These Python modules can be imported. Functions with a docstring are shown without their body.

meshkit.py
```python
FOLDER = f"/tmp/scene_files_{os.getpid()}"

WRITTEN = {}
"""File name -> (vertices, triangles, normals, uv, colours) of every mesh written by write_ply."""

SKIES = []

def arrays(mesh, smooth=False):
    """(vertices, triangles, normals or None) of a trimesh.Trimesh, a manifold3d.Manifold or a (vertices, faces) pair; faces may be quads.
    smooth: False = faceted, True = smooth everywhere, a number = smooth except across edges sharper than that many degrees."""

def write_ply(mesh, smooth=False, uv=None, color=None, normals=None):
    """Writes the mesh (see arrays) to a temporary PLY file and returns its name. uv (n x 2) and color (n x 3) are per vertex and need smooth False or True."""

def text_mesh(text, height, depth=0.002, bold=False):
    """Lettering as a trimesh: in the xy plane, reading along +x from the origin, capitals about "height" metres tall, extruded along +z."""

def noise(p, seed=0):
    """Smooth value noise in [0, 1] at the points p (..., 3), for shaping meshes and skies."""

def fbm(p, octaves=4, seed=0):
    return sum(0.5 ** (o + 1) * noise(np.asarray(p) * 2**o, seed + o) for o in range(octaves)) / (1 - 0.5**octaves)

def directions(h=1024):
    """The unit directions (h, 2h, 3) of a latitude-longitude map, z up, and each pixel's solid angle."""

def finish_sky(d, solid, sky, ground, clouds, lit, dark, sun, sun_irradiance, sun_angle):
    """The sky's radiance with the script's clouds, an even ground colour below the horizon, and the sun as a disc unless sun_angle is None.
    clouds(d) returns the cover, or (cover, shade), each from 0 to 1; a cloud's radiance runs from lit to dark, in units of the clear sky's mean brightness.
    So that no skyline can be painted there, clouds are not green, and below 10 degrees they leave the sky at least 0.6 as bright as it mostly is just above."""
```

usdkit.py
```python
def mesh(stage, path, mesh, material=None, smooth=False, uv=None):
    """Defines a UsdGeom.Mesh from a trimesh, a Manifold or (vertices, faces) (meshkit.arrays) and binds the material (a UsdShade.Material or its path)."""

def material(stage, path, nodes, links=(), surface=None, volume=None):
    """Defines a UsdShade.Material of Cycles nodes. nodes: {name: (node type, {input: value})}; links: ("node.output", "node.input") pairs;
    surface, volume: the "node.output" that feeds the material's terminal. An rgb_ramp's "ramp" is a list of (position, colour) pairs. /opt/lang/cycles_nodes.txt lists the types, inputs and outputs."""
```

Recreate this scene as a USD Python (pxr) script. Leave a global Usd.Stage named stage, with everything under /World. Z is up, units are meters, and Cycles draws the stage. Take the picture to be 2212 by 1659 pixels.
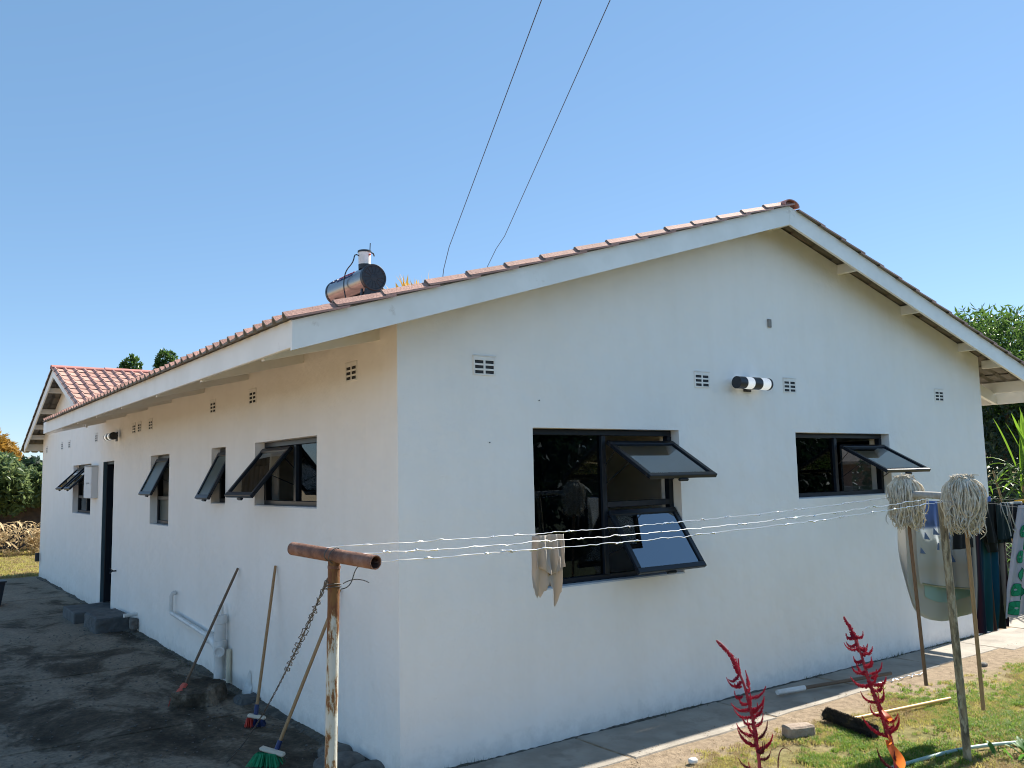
import math, random
import numpy as np, trimesh, manifold3d as m3
from shapely.geometry import Polygon
import usdkit, meshkit
from pxr import Usd, UsdGeom, UsdLux, UsdShade, Gf, Sdf, Vt

stage = Usd.Stage.CreateInMemory()
UsdGeom.SetStageUpAxis(stage, UsdGeom.Tokens.z)
UsdGeom.SetStageMetersPerUnit(stage, 1.0)
UsdGeom.Xform.Define(stage, '/World')
UsdGeom.Scope.Define(stage, '/World/Looks')
rng = np.random.default_rng(7)
random.seed(7)
A_ = np.array

# ------------------------------------------------------------------ camera, sky, sun, exposure
EXPOSURE = 1.24
SKY_STRENGTH = 0.11
SUN_INTENSITY = 1.2
TO_SUN = A_([1.0, 0.05, 1.0]); TO_SUN /= np.linalg.norm(TO_SUN)
CAM = A_([-2.78273, -5.16742, 1.95])
RIGHT, UP, FWD = A_([0.811, -0.584, -0.022]), A_([-0.0437, -0.0980, 0.9942]), A_([0.583, 0.8055, 0.1051])
FWD /= np.linalg.norm(FWD); RIGHT -= FWD * (RIGHT @ FWD); RIGHT /= np.linalg.norm(RIGHT); UP = np.cross(RIGHT, FWD)
cam = UsdGeom.Camera.Define(stage, '/World/camera')
mt = Gf.Matrix4d(*[float(v) for row in (np.r_[RIGHT, 0], np.r_[UP, 0], np.r_[-FWD, 0], np.r_[CAM, 1]) for v in row])
cam.AddTransformOp().Set(mt)
cam.CreateFocalLengthAttr(30.0)
cam.CreateHorizontalApertureAttr(30.0 * 2212 / 1869.1)
cam.CreateVerticalApertureAttr(30.0 * 1659 / 1869.1)
cam.CreateClippingRangeAttr(Gf.Vec2f(0.05, 3000))
cam.CreateExposureAttr(EXPOSURE)

sky = UsdLux.DomeLight.Define(stage, '/World/sky')
skymat = usdkit.material(stage, '/World/Looks/sky', {
    's': ('sky_texture', {'sky_type': 'single_scattering', 'sun_disc': False, 'sun_elevation': float(math.asin(TO_SUN[2])),
                          'sun_rotation': float(math.atan2(TO_SUN[0], TO_SUN[1])), 'altitude': 1400.0, 'air_density': 1.0, 'aerosol_density': 0.15, 'ozone_density': 2.5}),
    'sc': ('mix', {'mix_type': 'multiply', 'fac': 1., 'color2': (.42, .405, .40)}), 'ad': ('mix', {'mix_type': 'add', 'fac': 1., 'color2': (.38, .84, 1.38)}),
    'b': ('background_shader', {'strength': SKY_STRENGTH})}, [('s.color', 'sc.color1'), ('sc.color', 'ad.color1'), ('ad.color', 'b.color')], surface='b.background')
UsdShade.MaterialBindingAPI.Apply(sky.GetPrim()).Bind(skymat)
sky.GetPrim().SetCustomDataByKey('kind', 'structure')
sky.GetPrim().SetCustomDataByKey('label', 'clear pale blue sky over the house')
sun = UsdLux.DistantLight.Define(stage, '/World/sun')
sun.CreateIntensityAttr(SUN_INTENSITY); sun.CreateAngleAttr(0.53); sun.CreateNormalizeAttr(True); sun.CreateColorAttr(Gf.Vec3f(1.0, 0.94, 0.84))
zz = TO_SUN; xx = np.cross([0, 1, 0], zz); xx /= np.linalg.norm(xx); yy = np.cross(zz, xx)
sun.AddTransformOp().Set(Gf.Matrix4d(*[float(v) for row in (np.r_[xx, 0], np.r_[yy, 0], np.r_[zz, 0], [0, 0, 0, 1]) for v in row]))

# ------------------------------------------------------------------ helpers: prims
USED = {}
def path_of(name, parent=None):
    base = (parent.GetPath() if parent is not None else Sdf.Path('/World')).pathString
    k = (base, name); n = USED.get(k, -1) + 1; USED[k] = n
    return base + '/' + (name if n == 0 else f'{name}_{n:03d}')
def tag(p, label=None, cat=None, group=None, kind=None):
    p = p.GetPrim() if hasattr(p, 'GetPrim') else p
    for k, v in (('label', label), ('category', cat), ('group', group), ('kind', kind)):
        if v: p.SetCustomDataByKey(k, v)
    return p
def thing(name, label, cat, loc=(0, 0, 0), rotz=0, group=None, kind=None):
    x = UsdGeom.Xform.Define(stage, path_of(name))
    if any(loc): x.AddTranslateOp().Set(Gf.Vec3d(*map(float, loc)))
    if rotz: x.AddRotateZOp().Set(float(rotz))
    return tag(x, label, cat, group, kind)
def obj(name, mesh, mat, parent=None, smooth=False, label=None, uv=None):
    if isinstance(mesh, list): mesh = trimesh.util.concatenate(mesh)
    m = usdkit.mesh(stage, path_of(name, parent), mesh, mat, smooth=smooth, uv=uv)
    if label: m.GetPrim().SetCustomDataByKey('label', label)
    return m.GetPrim()
def single(name, mesh, mat, label, cat, smooth=False, group=None, kind=None):
    return tag(obj(name, mesh, mat, None, smooth), label, cat, group, kind)

# ------------------------------------------------------------------ helpers: shapes
def T(v, f): return trimesh.Trimesh(np.asarray(v, float), np.asarray(f, int), process=False)
def box(x0, x1, y0, y1, z0, z1, c=0.0):
    if c <= 0:
        b = trimesh.creation.box((abs(x1 - x0), abs(y1 - y0), abs(z1 - z0))); b.apply_translation(((x0 + x1) / 2, (y0 + y1) / 2, (z0 + z1) / 2)); return b
    h = A_([abs(x1 - x0), abs(y1 - y0), abs(z1 - z0)]) / 2; c = min(c, h.min() * .9); P = []
    for s in np.ndindex(2, 2, 2):
        s = A_(s) * 2 - 1
        for k in range(3):
            q = h - c; q[k] = h[k]; P.append(s * q)
    m = trimesh.convex.convex_hull(A_(P)); m.apply_translation(((x0 + x1) / 2, (y0 + y1) / 2, (z0 + z1) / 2)); return m
def beam(a, b, w, h, up=(0, 0, 1), c=0.004):
    a, b = A_(a, float), A_(b, float); d = b - a; L = np.linalg.norm(d); d /= L
    s = np.cross(d, up); s /= np.linalg.norm(s); n = np.cross(s, d)
    m = box(-L / 2, L / 2, -w / 2, w / 2, -h / 2, h / 2, c)
    M = np.eye(4); M[:3, 0], M[:3, 1], M[:3, 2], M[:3, 3] = d, -s, n, (a + b) / 2
    m.apply_transform(M)
    return m
def frames(P):
    t = np.gradient(P, axis=0); t /= np.maximum(np.linalg.norm(t, axis=1, keepdims=True), 1e-9)
    ref = A_([0, 0, 1.]) if abs(t[0, 2]) < .9 else A_([1., 0, 0]); N = []
    n = np.cross(t[0], ref); n /= np.linalg.norm(n)
    for k in range(len(P)):
        n = n - t[k] * (n @ t[k]); n /= max(np.linalg.norm(n), 1e-9); N.append(n)
    N = A_(N); return t, N, np.cross(t, N)
def tube(P, r, sides=8, caps=True, jit=0):
    P = A_(P, float); n = len(P); r = np.broadcast_to(A_(r, float), (n,))
    t, N, B = frames(P); a = np.arange(sides) / sides * 2 * math.pi
    R = r[:, None] * (1 + (rng.uniform(-jit, jit, (n, sides)) if jit else 0)) * np.ones((n, sides))
    V = P[:, None] + R[..., None] * (np.cos(a)[None, :, None] * N[:, None] + np.sin(a)[None, :, None] * B[:, None])
    V = V.reshape(-1, 3); F = []
    for i in range(n - 1):
        for j in range(sides):
            p, q = i * sides + j, i * sides + (j + 1) % sides
            F += [(p, q, q + sides), (p, q + sides, p + sides)]
    if caps:
        V = np.vstack([V, P[0], P[-1]]); c0, c1 = len(V) - 2, len(V) - 1
        for j in range(sides):
            F.append((c0, (j + 1) % sides, j)); F.append((c1, (n - 1) * sides + j, (n - 1) * sides + (j + 1) % sides))
    return T(V, F)
def lathe(prof, axis_o, axis_d, sides=24):
    """prof: list of (distance along axis, radius)"""
    d = A_(axis_d, float); d /= np.linalg.norm(d); o = A_(axis_o, float)
    ref = A_([0, 0, 1.]) if abs(d[2]) < .9 else A_([1., 0, 0]); n = np.cross(d, ref); n /= np.linalg.norm(n); b = np.cross(d, n)
    a = np.arange(sides) / sides * 2 * math.pi; V = []; F = []
    for s, r in prof: V += [o + d * s + max(r, 1e-5) * (math.cos(x) * n + math.sin(x) * b) for x in a]
    for i in range(len(prof) - 1):
        for j in range(sides):
            p, q = i * sides + j, i * sides + (j + 1) % sides
            F += [(p, q, q + sides), (p, q + sides, p + sides)]
    return T(V, F)
def spline(K, n=24):
    from scipy.interpolate import CubicSpline
    K = A_(K, float); t = np.r_[0, np.cumsum(np.linalg.norm(np.diff(K, axis=0), axis=1))]
    return CubicSpline(t, K)(np.linspace(0, t[-1], n))
def prism(poly, axis, a, b):
    """polygon in (h, z) extruded along 'x' or 'y' from a to b"""
    m = trimesh.creation.extrude_polygon(Polygon(poly), abs(b - a), engine='earcut'); v = m.vertices.copy(); lo = min(a, b)
    if axis == 'y': nv = np.stack([v[:, 0], v[:, 2] + lo, v[:, 1]], 1); f = m.faces[:, ::-1]
    else: nv = np.stack([v[:, 2] + lo, v[:, 0], v[:, 1]], 1); f = m.faces
    return T(nv, f)
def man(m):
    return m3.Manifold(m3.Mesh(np.asarray(m.vertices, np.float32), np.asarray(m.faces, np.uint32)))
def mbox(x0, x1, y0, y1, z0, z1): return m3.Manifold.cube((x1 - x0, y1 - y0, z1 - z0)).translate((x0, y0, z0))
def unman(m):
    q = m.to_mesh(); return T(q.vert_properties[:, :3], q.tri_verts)
def rough(m, amp, scale, seed=0):
    m = m.copy(); v = m.vertices
    d = np.stack([meshkit.fbm(v * scale + 17.3 * k, 3, seed + k) for k in range(3)], 1) - .5
    m.vertices = v + d * 2 * amp; return m
def fine(m, edge):
    v, f = trimesh.remesh.subdivide_to_size(m.vertices, m.faces, edge); mm = trimesh.Trimesh(v, f); mm.merge_vertices(); return mm

# ------------------------------------------------------------------ helpers: materials
MATS = {}
def M(name, c1, c2=None, scale=5., rough=.6, metal=0., bump=0., bscale=60., obj_space=False, rnd=0., detail=4., spec=.5, c3=None, scale3=1., t3=(.5, .65), lo=.38, hi=.62, stretch=None, coat=0., rough2=None, under=None):
    nd = {'p': ('principled_bsdf', {'base_color': c1, 'roughness': rough, 'metallic': metal, 'specular_ior_level': spec, 'coat_weight': coat})}; ln = []
    if c2 is not None or bump:
        nd['g'] = ('texture_coordinate', {}) if obj_space else ('geometry', {}); src = 'g.object' if obj_space else 'g.position'
        if stretch:
            nd['mp'] = ('mapping', {'scale': stretch}); ln.append((src, 'mp.vector')); src = 'mp.vector'
    out = None
    if c2 is not None:
        nd['n'] = ('noise_texture', {'scale': scale, 'detail': detail, 'roughness': .6}); nd['r'] = ('rgb_ramp', {'ramp': [(lo, c1), (hi, c2)]})
        ln += [(src, 'n.vector'), ('n.fac', 'r.fac')]; out = 'r.color'
        if rough2 is not None:
            nd['rr'] = ('map_range', {'from_min': lo, 'from_max': hi, 'to_min': rough, 'to_max': rough2, 'clamp': True}); ln += [('n.fac', 'rr.value'), ('rr.result', 'p.roughness')]
    if c3 is not None:
        nd['n3'] = ('noise_texture', {'scale': scale3, 'detail': 5., 'roughness': .65}); nd['k3'] = ('map_range', {'from_min': t3[0], 'from_max': t3[1], 'clamp': True})
        nd['m3'] = ('mix_color', {'b': c3}); ln += [(src, 'n3.vector'), ('n3.fac', 'k3.value'), ('k3.result', 'm3.fac'), (out, 'm3.a')]; out = 'm3.result'
    if rnd:
        nd['oi'] = ('object_info', {}); nd['mr'] = ('map_range', {'to_min': 1 - rnd, 'to_max': 1 + rnd}); nd['hv'] = ('hsv', {'color': c1})
        ln += [('oi.random', 'mr.value'), ('mr.result', 'hv.value')]
        if out: ln.append((out, 'hv.color'))
        out = 'hv.color'
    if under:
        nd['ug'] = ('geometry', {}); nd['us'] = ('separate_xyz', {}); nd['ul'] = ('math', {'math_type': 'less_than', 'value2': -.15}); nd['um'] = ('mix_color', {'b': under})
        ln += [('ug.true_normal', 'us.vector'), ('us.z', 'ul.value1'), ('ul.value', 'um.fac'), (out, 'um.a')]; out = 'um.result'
    if out: ln.append((out, 'p.base_color'))
    if bump:
        nd['bn'] = ('noise_texture', {'scale': bscale, 'detail': 5., 'roughness': .6}); nd['b'] = ('bump', {'strength': min(1., bump), 'distance': .01})
        ln += [(src, 'bn.vector'), ('bn.fac', 'b.height'), ('b.normal', 'p.normal')]
    m = usdkit.material(stage, '/World/Looks/' + name, nd, ln, surface='p.BSDF'); MATS[name] = m; return m
def LEAF(name, cols, trans=.35, rough=.5, tcol=None):
    n = len(cols); mid = tcol or tuple(min(1, 1.6 * x) for x in cols[n // 2])
    return usdkit.material(stage, '/World/Looks/' + name, {
        'g': ('geometry', {}), 'r': ('rgb_ramp', {'ramp': [(i / max(1, n - 1), c) for i, c in enumerate(cols)]}),
        'p': ('principled_bsdf', {'roughness': rough, 'specular_ior_level': .4}), 't': ('translucent_bsdf', {'color': mid}), 'm': ('mix_closure', {'fac': trans})},
        [('g.random_per_island', 'r.fac'), ('r.color', 'p.base_color'), ('p.BSDF', 'm.closure1'), ('t.BSDF', 'm.closure2')], surface='m.closure')
def CLOTH(name, col, trans=.25, bscale=400., ramp=None, axis='z', lohi=(0, 1), const=False):
    nd = {'p': ('principled_bsdf', {'base_color': col, 'roughness': .9, 'specular_ior_level': .1, 'sheen_weight': .1}), 't': ('translucent_bsdf', {'color': col}), 'm': ('mix_closure', {'fac': trans}),
          'g': ('geometry', {}), 'tc': ('texture_coordinate', {}), 'bn': ('noise_texture', {'scale': bscale, 'detail': 2.}), 'b': ('bump', {'strength': .35, 'distance': .003})}
    ln = [('p.BSDF', 'm.closure1'), ('t.BSDF', 'm.closure2'), ('g.position', 'bn.vector'), ('bn.fac', 'b.height'), ('b.normal', 'p.normal')]
    if ramp:
        nd['sx'] = ('separate_xyz', {}); nd['r'] = ('rgb_ramp', {'ramp': ramp, 'interpolate': not const})
        ln += [('tc.UV', 'sx.vector'), (f'sx.{axis}', 'r.fac'), ('r.color', 'p.base_color'), ('r.color', 't.color')]
    return usdkit.material(stage, '/World/Looks/' + name, nd, ln, surface='m.closure')

def wall_paint(name, base):
    return usdkit.material(stage, '/World/Looks/' + name, {
        'g': ('geometry', {}), 's': ('separate_xyz', {}), 'n': ('noise_texture', {'scale': 1.3, 'detail': 5., 'roughness': .6}),
        'n2': ('noise_texture', {'scale': 9., 'detail': 6., 'roughness': .7}),
        'add': ('math', {'math_type': 'multiply_add', 'value2': .42}), 'k': ('map_range', {'from_min': .11, 'from_max': .36, 'to_min': 1., 'to_max': 0., 'clamp': True}),
        'r': ('rgb_ramp', {'ramp': [(.3, tuple(x * c for x, c in zip(base, (.955, .948, .935)))), (.7, base)]}), 'mp': ('mapping', {'scale': (5., 5., .55)}), 'n4': ('noise_texture', {'scale': 1., 'detail': 5., 'roughness': .65}), 'r4': ('rgb_ramp', {'ramp': [(.3, (.978, .974, .966)), (.55, (1., 1., 1.))]}), 'mm': ('mix', {'mix_type': 'multiply', 'fac': 1.}), 'd': ('mix_color', {'b': (.33, .31, .29)}), 'kk': ('math', {'math_type': 'multiply', 'value2': .5}),
        'bn': ('noise_texture', {'scale': 130., 'detail': 4., 'roughness': .6}), 'bn2': ('noise_texture', {'scale': 5., 'detail': 3.}), 'ba': ('math', {'math_type': 'multiply_add', 'value2': 9.}),
        'b': ('bump', {'strength': .55, 'distance': .004}), 'p': ('principled_bsdf', {'roughness': .75, 'specular_ior_level': .25})},
        [('g.position', 's.vector'), ('g.position', 'n.vector'), ('g.position', 'n2.vector'), ('n.fac', 'r.fac'), ('n2.fac', 'add.value1'), ('s.z', 'add.value3'), ('add.value', 'k.value'), ('k.result', 'kk.value1'),
         ('g.position', 'mp.vector'), ('mp.vector', 'n4.vector'), ('n4.fac', 'r4.fac'), ('r.color', 'mm.color1'), ('r4.color', 'mm.color2'), ('kk.value', 'd.fac'), ('mm.color', 'd.a'), ('d.result', 'p.base_color'), ('g.position', 'bn.vector'), ('g.position', 'bn2.vector'), ('bn2.fac', 'ba.value1'), ('bn.fac', 'ba.value3'), ('ba.value', 'b.height'), ('b.normal', 'p.normal')], surface='p.BSDF')

WALL = wall_paint('wall_paint', (.88, .83, .775))
INNER = M('inner_paint', (.80, .76, .68), (.76, .72, .64), 2, .8)
CEIL = M('ceiling_paint', (.6, .58, .52), rough=.9)
FLOORM = M('inside_floor', (.30, .23, .17), rough=.4)
TRIM = M('trim_paint', (.80, .775, .735), (.74, .715, .67), 3., .55, bump=.15, bscale=40, c3=(.46, .40, .33), scale3=7., t3=(.66, .85))
VENTP = M('vent_paint', (.80, .765, .715), (.74, .70, .65), 9., .8)
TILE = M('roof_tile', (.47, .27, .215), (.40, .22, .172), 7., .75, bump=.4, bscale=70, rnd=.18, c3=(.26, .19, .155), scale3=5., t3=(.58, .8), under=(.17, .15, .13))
RIDGE = M('ridge_tile', (.47, .20, .165), (.40, .17, .14), 5., .6, bump=.2, rnd=.08)
FRAMEM = M('window_frame', (.007, .009, .013), rough=.35, spec=.35)
SILLM = M('sill_paint', (.55, .55, .55), (.45, .46, .48), 4, .6)
VENTIN = M('vent_dark', (.03, .03, .032), rough=.9)
CONC = M('concrete', (.28, .26, .235), (.20, .188, .172), 2.2, .85, bump=.6, bscale=45, c3=(.10, .095, .085), scale3=1.6, t3=(.52, .68))
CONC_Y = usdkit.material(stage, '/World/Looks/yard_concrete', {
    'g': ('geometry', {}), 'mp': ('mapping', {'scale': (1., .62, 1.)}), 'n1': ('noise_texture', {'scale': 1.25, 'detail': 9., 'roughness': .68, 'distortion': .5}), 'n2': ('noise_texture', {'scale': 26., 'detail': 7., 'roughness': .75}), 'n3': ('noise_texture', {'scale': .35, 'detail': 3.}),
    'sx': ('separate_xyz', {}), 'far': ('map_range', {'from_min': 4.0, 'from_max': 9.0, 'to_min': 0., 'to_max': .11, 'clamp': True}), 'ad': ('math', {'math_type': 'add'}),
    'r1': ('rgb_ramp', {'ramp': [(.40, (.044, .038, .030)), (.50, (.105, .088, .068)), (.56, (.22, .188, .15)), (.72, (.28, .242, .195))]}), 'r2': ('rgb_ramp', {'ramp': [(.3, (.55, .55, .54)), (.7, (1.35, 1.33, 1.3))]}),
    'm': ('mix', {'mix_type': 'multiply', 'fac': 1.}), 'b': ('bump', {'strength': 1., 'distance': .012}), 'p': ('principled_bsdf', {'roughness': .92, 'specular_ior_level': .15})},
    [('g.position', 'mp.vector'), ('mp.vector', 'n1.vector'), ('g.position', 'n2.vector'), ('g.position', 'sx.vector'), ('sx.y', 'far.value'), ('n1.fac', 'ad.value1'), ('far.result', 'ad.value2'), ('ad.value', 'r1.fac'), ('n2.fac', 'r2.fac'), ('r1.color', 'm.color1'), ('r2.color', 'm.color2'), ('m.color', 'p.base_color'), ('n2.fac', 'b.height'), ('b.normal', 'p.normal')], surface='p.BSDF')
APRON = M('apron_concrete', (.34, .305, .255), (.26, .23, .19), 3., .85, bump=.5, bscale=50, c3=(.20, .175, .145), scale3=2.5, t3=(.55, .7))
STEPM = M('step_concrete', (.10, .105, .105), (.065, .068, .07), 6., .8, bump=.6, bscale=50)
PVC = M('white_pvc', (.74, .74, .72), (.62, .61, .58), 7, .45)
CREAM = M('cream_pvc', (.60, .54, .41), rough=.6)
STEEL = M('stainless', (.34, .31, .30), rough=.28, metal=1.)
BLACKP = M('black_plastic', (.012, .014, .018), rough=.4)
RUST = usdkit.material(stage, '/World/Looks/rusty_paint', {
    'g': ('geometry', {}), 'mp': ('mapping', {'scale': (1., 1., .28)}), 'n': ('noise_texture', {'scale': 42., 'detail': 6., 'roughness': .7}), 'n2': ('noise_texture', {'scale': 90., 'detail': 4.}), 's': ('separate_xyz', {}),
    'up': ('map_range', {'from_min': 1.25, 'from_max': 1.48, 'to_min': 0., 'to_max': .22, 'clamp': True}), 'lo': ('map_range', {'from_min': .80, 'from_max': .64, 'to_min': 0., 'to_max': .2, 'clamp': True}), 'a': ('math', {'math_type': 'add'}), 'a2': ('math', {'math_type': 'add'}),
    'r': ('rgb_ramp', {'ramp': [(.46, (.46, .47, .44)), (.53, (.40, .38, .31)), (.57, (.20, .11, .045)), (.65, (.12, .045, .022)), (.8, (.17, .085, .03))]}), 'b': ('bump', {'strength': .6, 'distance': .003}), 'p': ('principled_bsdf', {'roughness': .75, 'specular_ior_level': .3})},
    [('g.position', 'mp.vector'), ('mp.vector', 'n.vector'), ('g.position', 'n2.vector'), ('g.position', 's.vector'), ('s.z', 'up.value'), ('s.z', 'lo.value'), ('up.result', 'a.value1'), ('lo.result', 'a.value2'), ('a.value', 'a2.value1'), ('n.fac', 'a2.value2'), ('a2.value', 'r.fac'), ('r.color', 'p.base_color'), ('n2.fac', 'b.height'), ('b.normal', 'p.normal')], surface='p.BSDF')
RUSTY = M('rust', (.19, .085, .05), (.10, .045, .03), 20, .8, bump=.5, bscale=110, c3=(.26, .15, .11), scale3=9, t3=(.5, .7))
GREYP = M('weathered_pipe', (.30, .245, .155), (.085, .07, .05), 26, .8, bump=.5, bscale=90, stretch=(1, 1, .3), c3=(.38, .34, .25), scale3=34, t3=(.5, .6))
WIRE = M('bright_wire', (.75, .75, .76), rough=.25, metal=1.)
WIRED = M('dull_wire', (.085, .08, .075), rough=.5, metal=.6)
CABLE = M('black_cable', (.02, .024, .03), rough=.6)
WOOD = M('pole_wood', (.36, .22, .10), (.28, .16, .07), 30, .6, stretch=(8, 8, 1))
WOODD = M('dark_pole_wood', (.17, .115, .075), (.12, .08, .05), 30, .7, stretch=(8, 8, 1))
YPOLE = M('yellow_pole', (.62, .40, .14), (.55, .34, .11), 20, .5)
RED = M('red_plastic', (.55, .05, .03), rough=.45)
BLUE = M('blue_plastic', (.012, .025, .10), rough=.45)
GREEN = M('green_bristle', (.01, .30, .13), (.01, .22, .09), 60, .7)
WBRIS = M('white_bristle', (.62, .56, .46), rough=.8)
DBRIS = M('dark_bristle', (.035, .027, .02), (.02, .016, .012), 80, .9, c3=(.16, .12, .03), scale3=12, t3=(.55, .7))
STONE = M('stone', (.16, .15, .135), (.10, .095, .088), 12, .9, bump=.8, bscale=50)
BRICKM = M('loose_brick', (.34, .27, .21), (.25, .19, .145), 14, .9, bump=.7, bscale=60)
HOSE = M('hose', (.36, .50, .44), (.30, .43, .38), 10, .5)
YARN = M('mop_yarn', (.66, .61, .52), (.50, .43, .31), 30, .95, rnd=.05, c3=(.42, .40, .38), scale3=22, t3=(.52, .68))
GREYBOX = M('meter_box', (.62, .61, .60), rough=.5)
TEAL = M('teal_reveal_shade', (.05, .085, .10), rough=.6)
DOORM = M('door_wood', (.035, .022, .017), (.025, .016, .013), 14, .5, stretch=(1, 1, .1))
SHADE_WHITE = usdkit.material(stage, '/World/Looks/lamp_glass', {'p': ('principled_bsdf', {'base_color': (.85, .87, .87), 'roughness': .2, 'emission_color': (1., .98, .94), 'emission_strength': .16})}, [], surface='p.BSDF')
def glass(name, tint, ior=1.5, boost=0.0):
    return usdkit.material(stage, '/World/Looks/' + name, {'f': ('fresnel', {'IOR': ior}), 't': ('transparent_bsdf', {'color': tint}), 'g': ('glossy_bsdf', {'color': (.84, .93, 1), 'roughness': .0}), 'm': ('mix_closure', {}), 'a': ('math', {'math_type': 'add', 'value2': boost, 'use_clamp': True})},
        [('f.fac', 'a.value1'), ('a.value', 'm.fac'), ('t.BSDF', 'm.closure1'), ('g.BSDF', 'm.closure2')], surface='m.closure')
GLASS = glass('pane_glass', (.55, .60, .66), 1.5, .20)
GLASSF = glass('fixed_pane_glass', (.42, .46, .50), 1.45, -.01)
FROST = usdkit.material(stage, '/World/Looks/obscure_glass', {'p': ('principled_bsdf', {'base_color': (.20, .25, .24), 'roughness': .25, 'specular_ior_level': .5}), 't': ('translucent_bsdf', {'color': (.35, .42, .40)}), 'm': ('mix_closure', {'fac': .4})}, [('p.BSDF', 'm.closure1'), ('t.BSDF', 'm.closure2')], surface='m.closure')

# ------------------------------------------------------------------ ground
def ground_material():
    return usdkit.material(stage, '/World/Looks/ground', {
        'g': ('geometry', {}), 'n1': ('noise_texture', {'scale': 1.1, 'detail': 6., 'roughness': .62}), 'n2': ('noise_texture', {'scale': 14., 'detail': 6., 'roughness': .7}),
        'r1': ('rgb_ramp', {'ramp': [(.36, (.32, .265, .15)), (.5, (.26, .225, .10)), (.66, (.17, .175, .06))]}), 'r2': ('rgb_ramp', {'ramp': [(.3, (.55, .52, .5)), (.7, (1.15, 1.12, 1.1))]}),
        'm': ('mix', {'mix_type': 'multiply', 'fac': 1.}), 'bn': ('noise_texture', {'scale': 45., 'detail': 6., 'roughness': .7}), 'b': ('bump', {'strength': .8, 'distance': .02}),
        'sx': ('separate_xyz', {}), 'sk': ('map_range', {'from_min': -.72, 'from_max': -.36, 'clamp': True}), 'nk': ('math', {'math_type': 'multiply_add', 'value2': .9}), 'gt': ('math', {'math_type': 'less_than', 'value2': 3.}), 'mk': ('math', {'math_type': 'multiply'}),
        'ms': ('mix_color', {'b': (.32, .255, .18)}), 'wk': ('map_range', {'from_min': -2.6, 'from_max': -3.4, 'clamp': True}), 'mx': ('mix_color', {'b': (.52, .40, .26)}), 'bk': ('map_range', {'from_min': -5.2, 'from_max': -6.2, 'clamp': True}), 'mb': ('mix_color', {'b': (.05, .055, .025)}),  # unseen west ground lightened to bounce warm light onto the long wall
        'p': ('principled_bsdf', {'roughness': .95, 'specular_ior_level': .15})},
        [('g.position', 'n1.vector'), ('g.position', 'n2.vector'), ('g.position', 'bn.vector'), ('n1.fac', 'r1.fac'), ('n2.fac', 'r2.fac'), ('r2.color', 'm.color2'),
         ('g.position', 'sx.vector'), ('n1.fac', 'nk.value1'), ('sx.y', 'nk.value3'), ('nk.value', 'sk.value'), ('sx.y', 'gt.value1'), ('sk.result', 'mk.value1'), ('gt.value', 'mk.value2'), ('sx.x', 'wk.value'), ('wk.result', 'mx.fac'), ('ms.result', 'mx.a'), ('mk.value', 'ms.fac'), ('r1.color', 'ms.a'), ('mx.result', 'm.color1'), ('sx.y', 'bk.value'), ('bk.result', 'mb.fac'), ('m.color', 'mb.a'), ('mb.result', 'p.base_color'),  # ground behind the viewer darkened as shade so the panes mirror black
         ('bn.fac', 'b.height'), ('b.normal', 'p.normal')], surface='p.BSDF')
GROUND = ground_material()
gx = np.r_[-300, -120, -50, -22, np.arange(-12, 14.01, .5), 22, 50, 120, 300]; gy = np.r_[-300, -120, -50, -22, np.arange(-12, 26.01, .5), 35, 60, 120, 300]
X, Y = np.meshgrid(gx, gy, indexing='ij'); V = np.stack([X, Y, np.zeros_like(X)], -1)
near = (np.abs(X - 3) < 40) & (Y < -.8) & (Y > -40)
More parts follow.
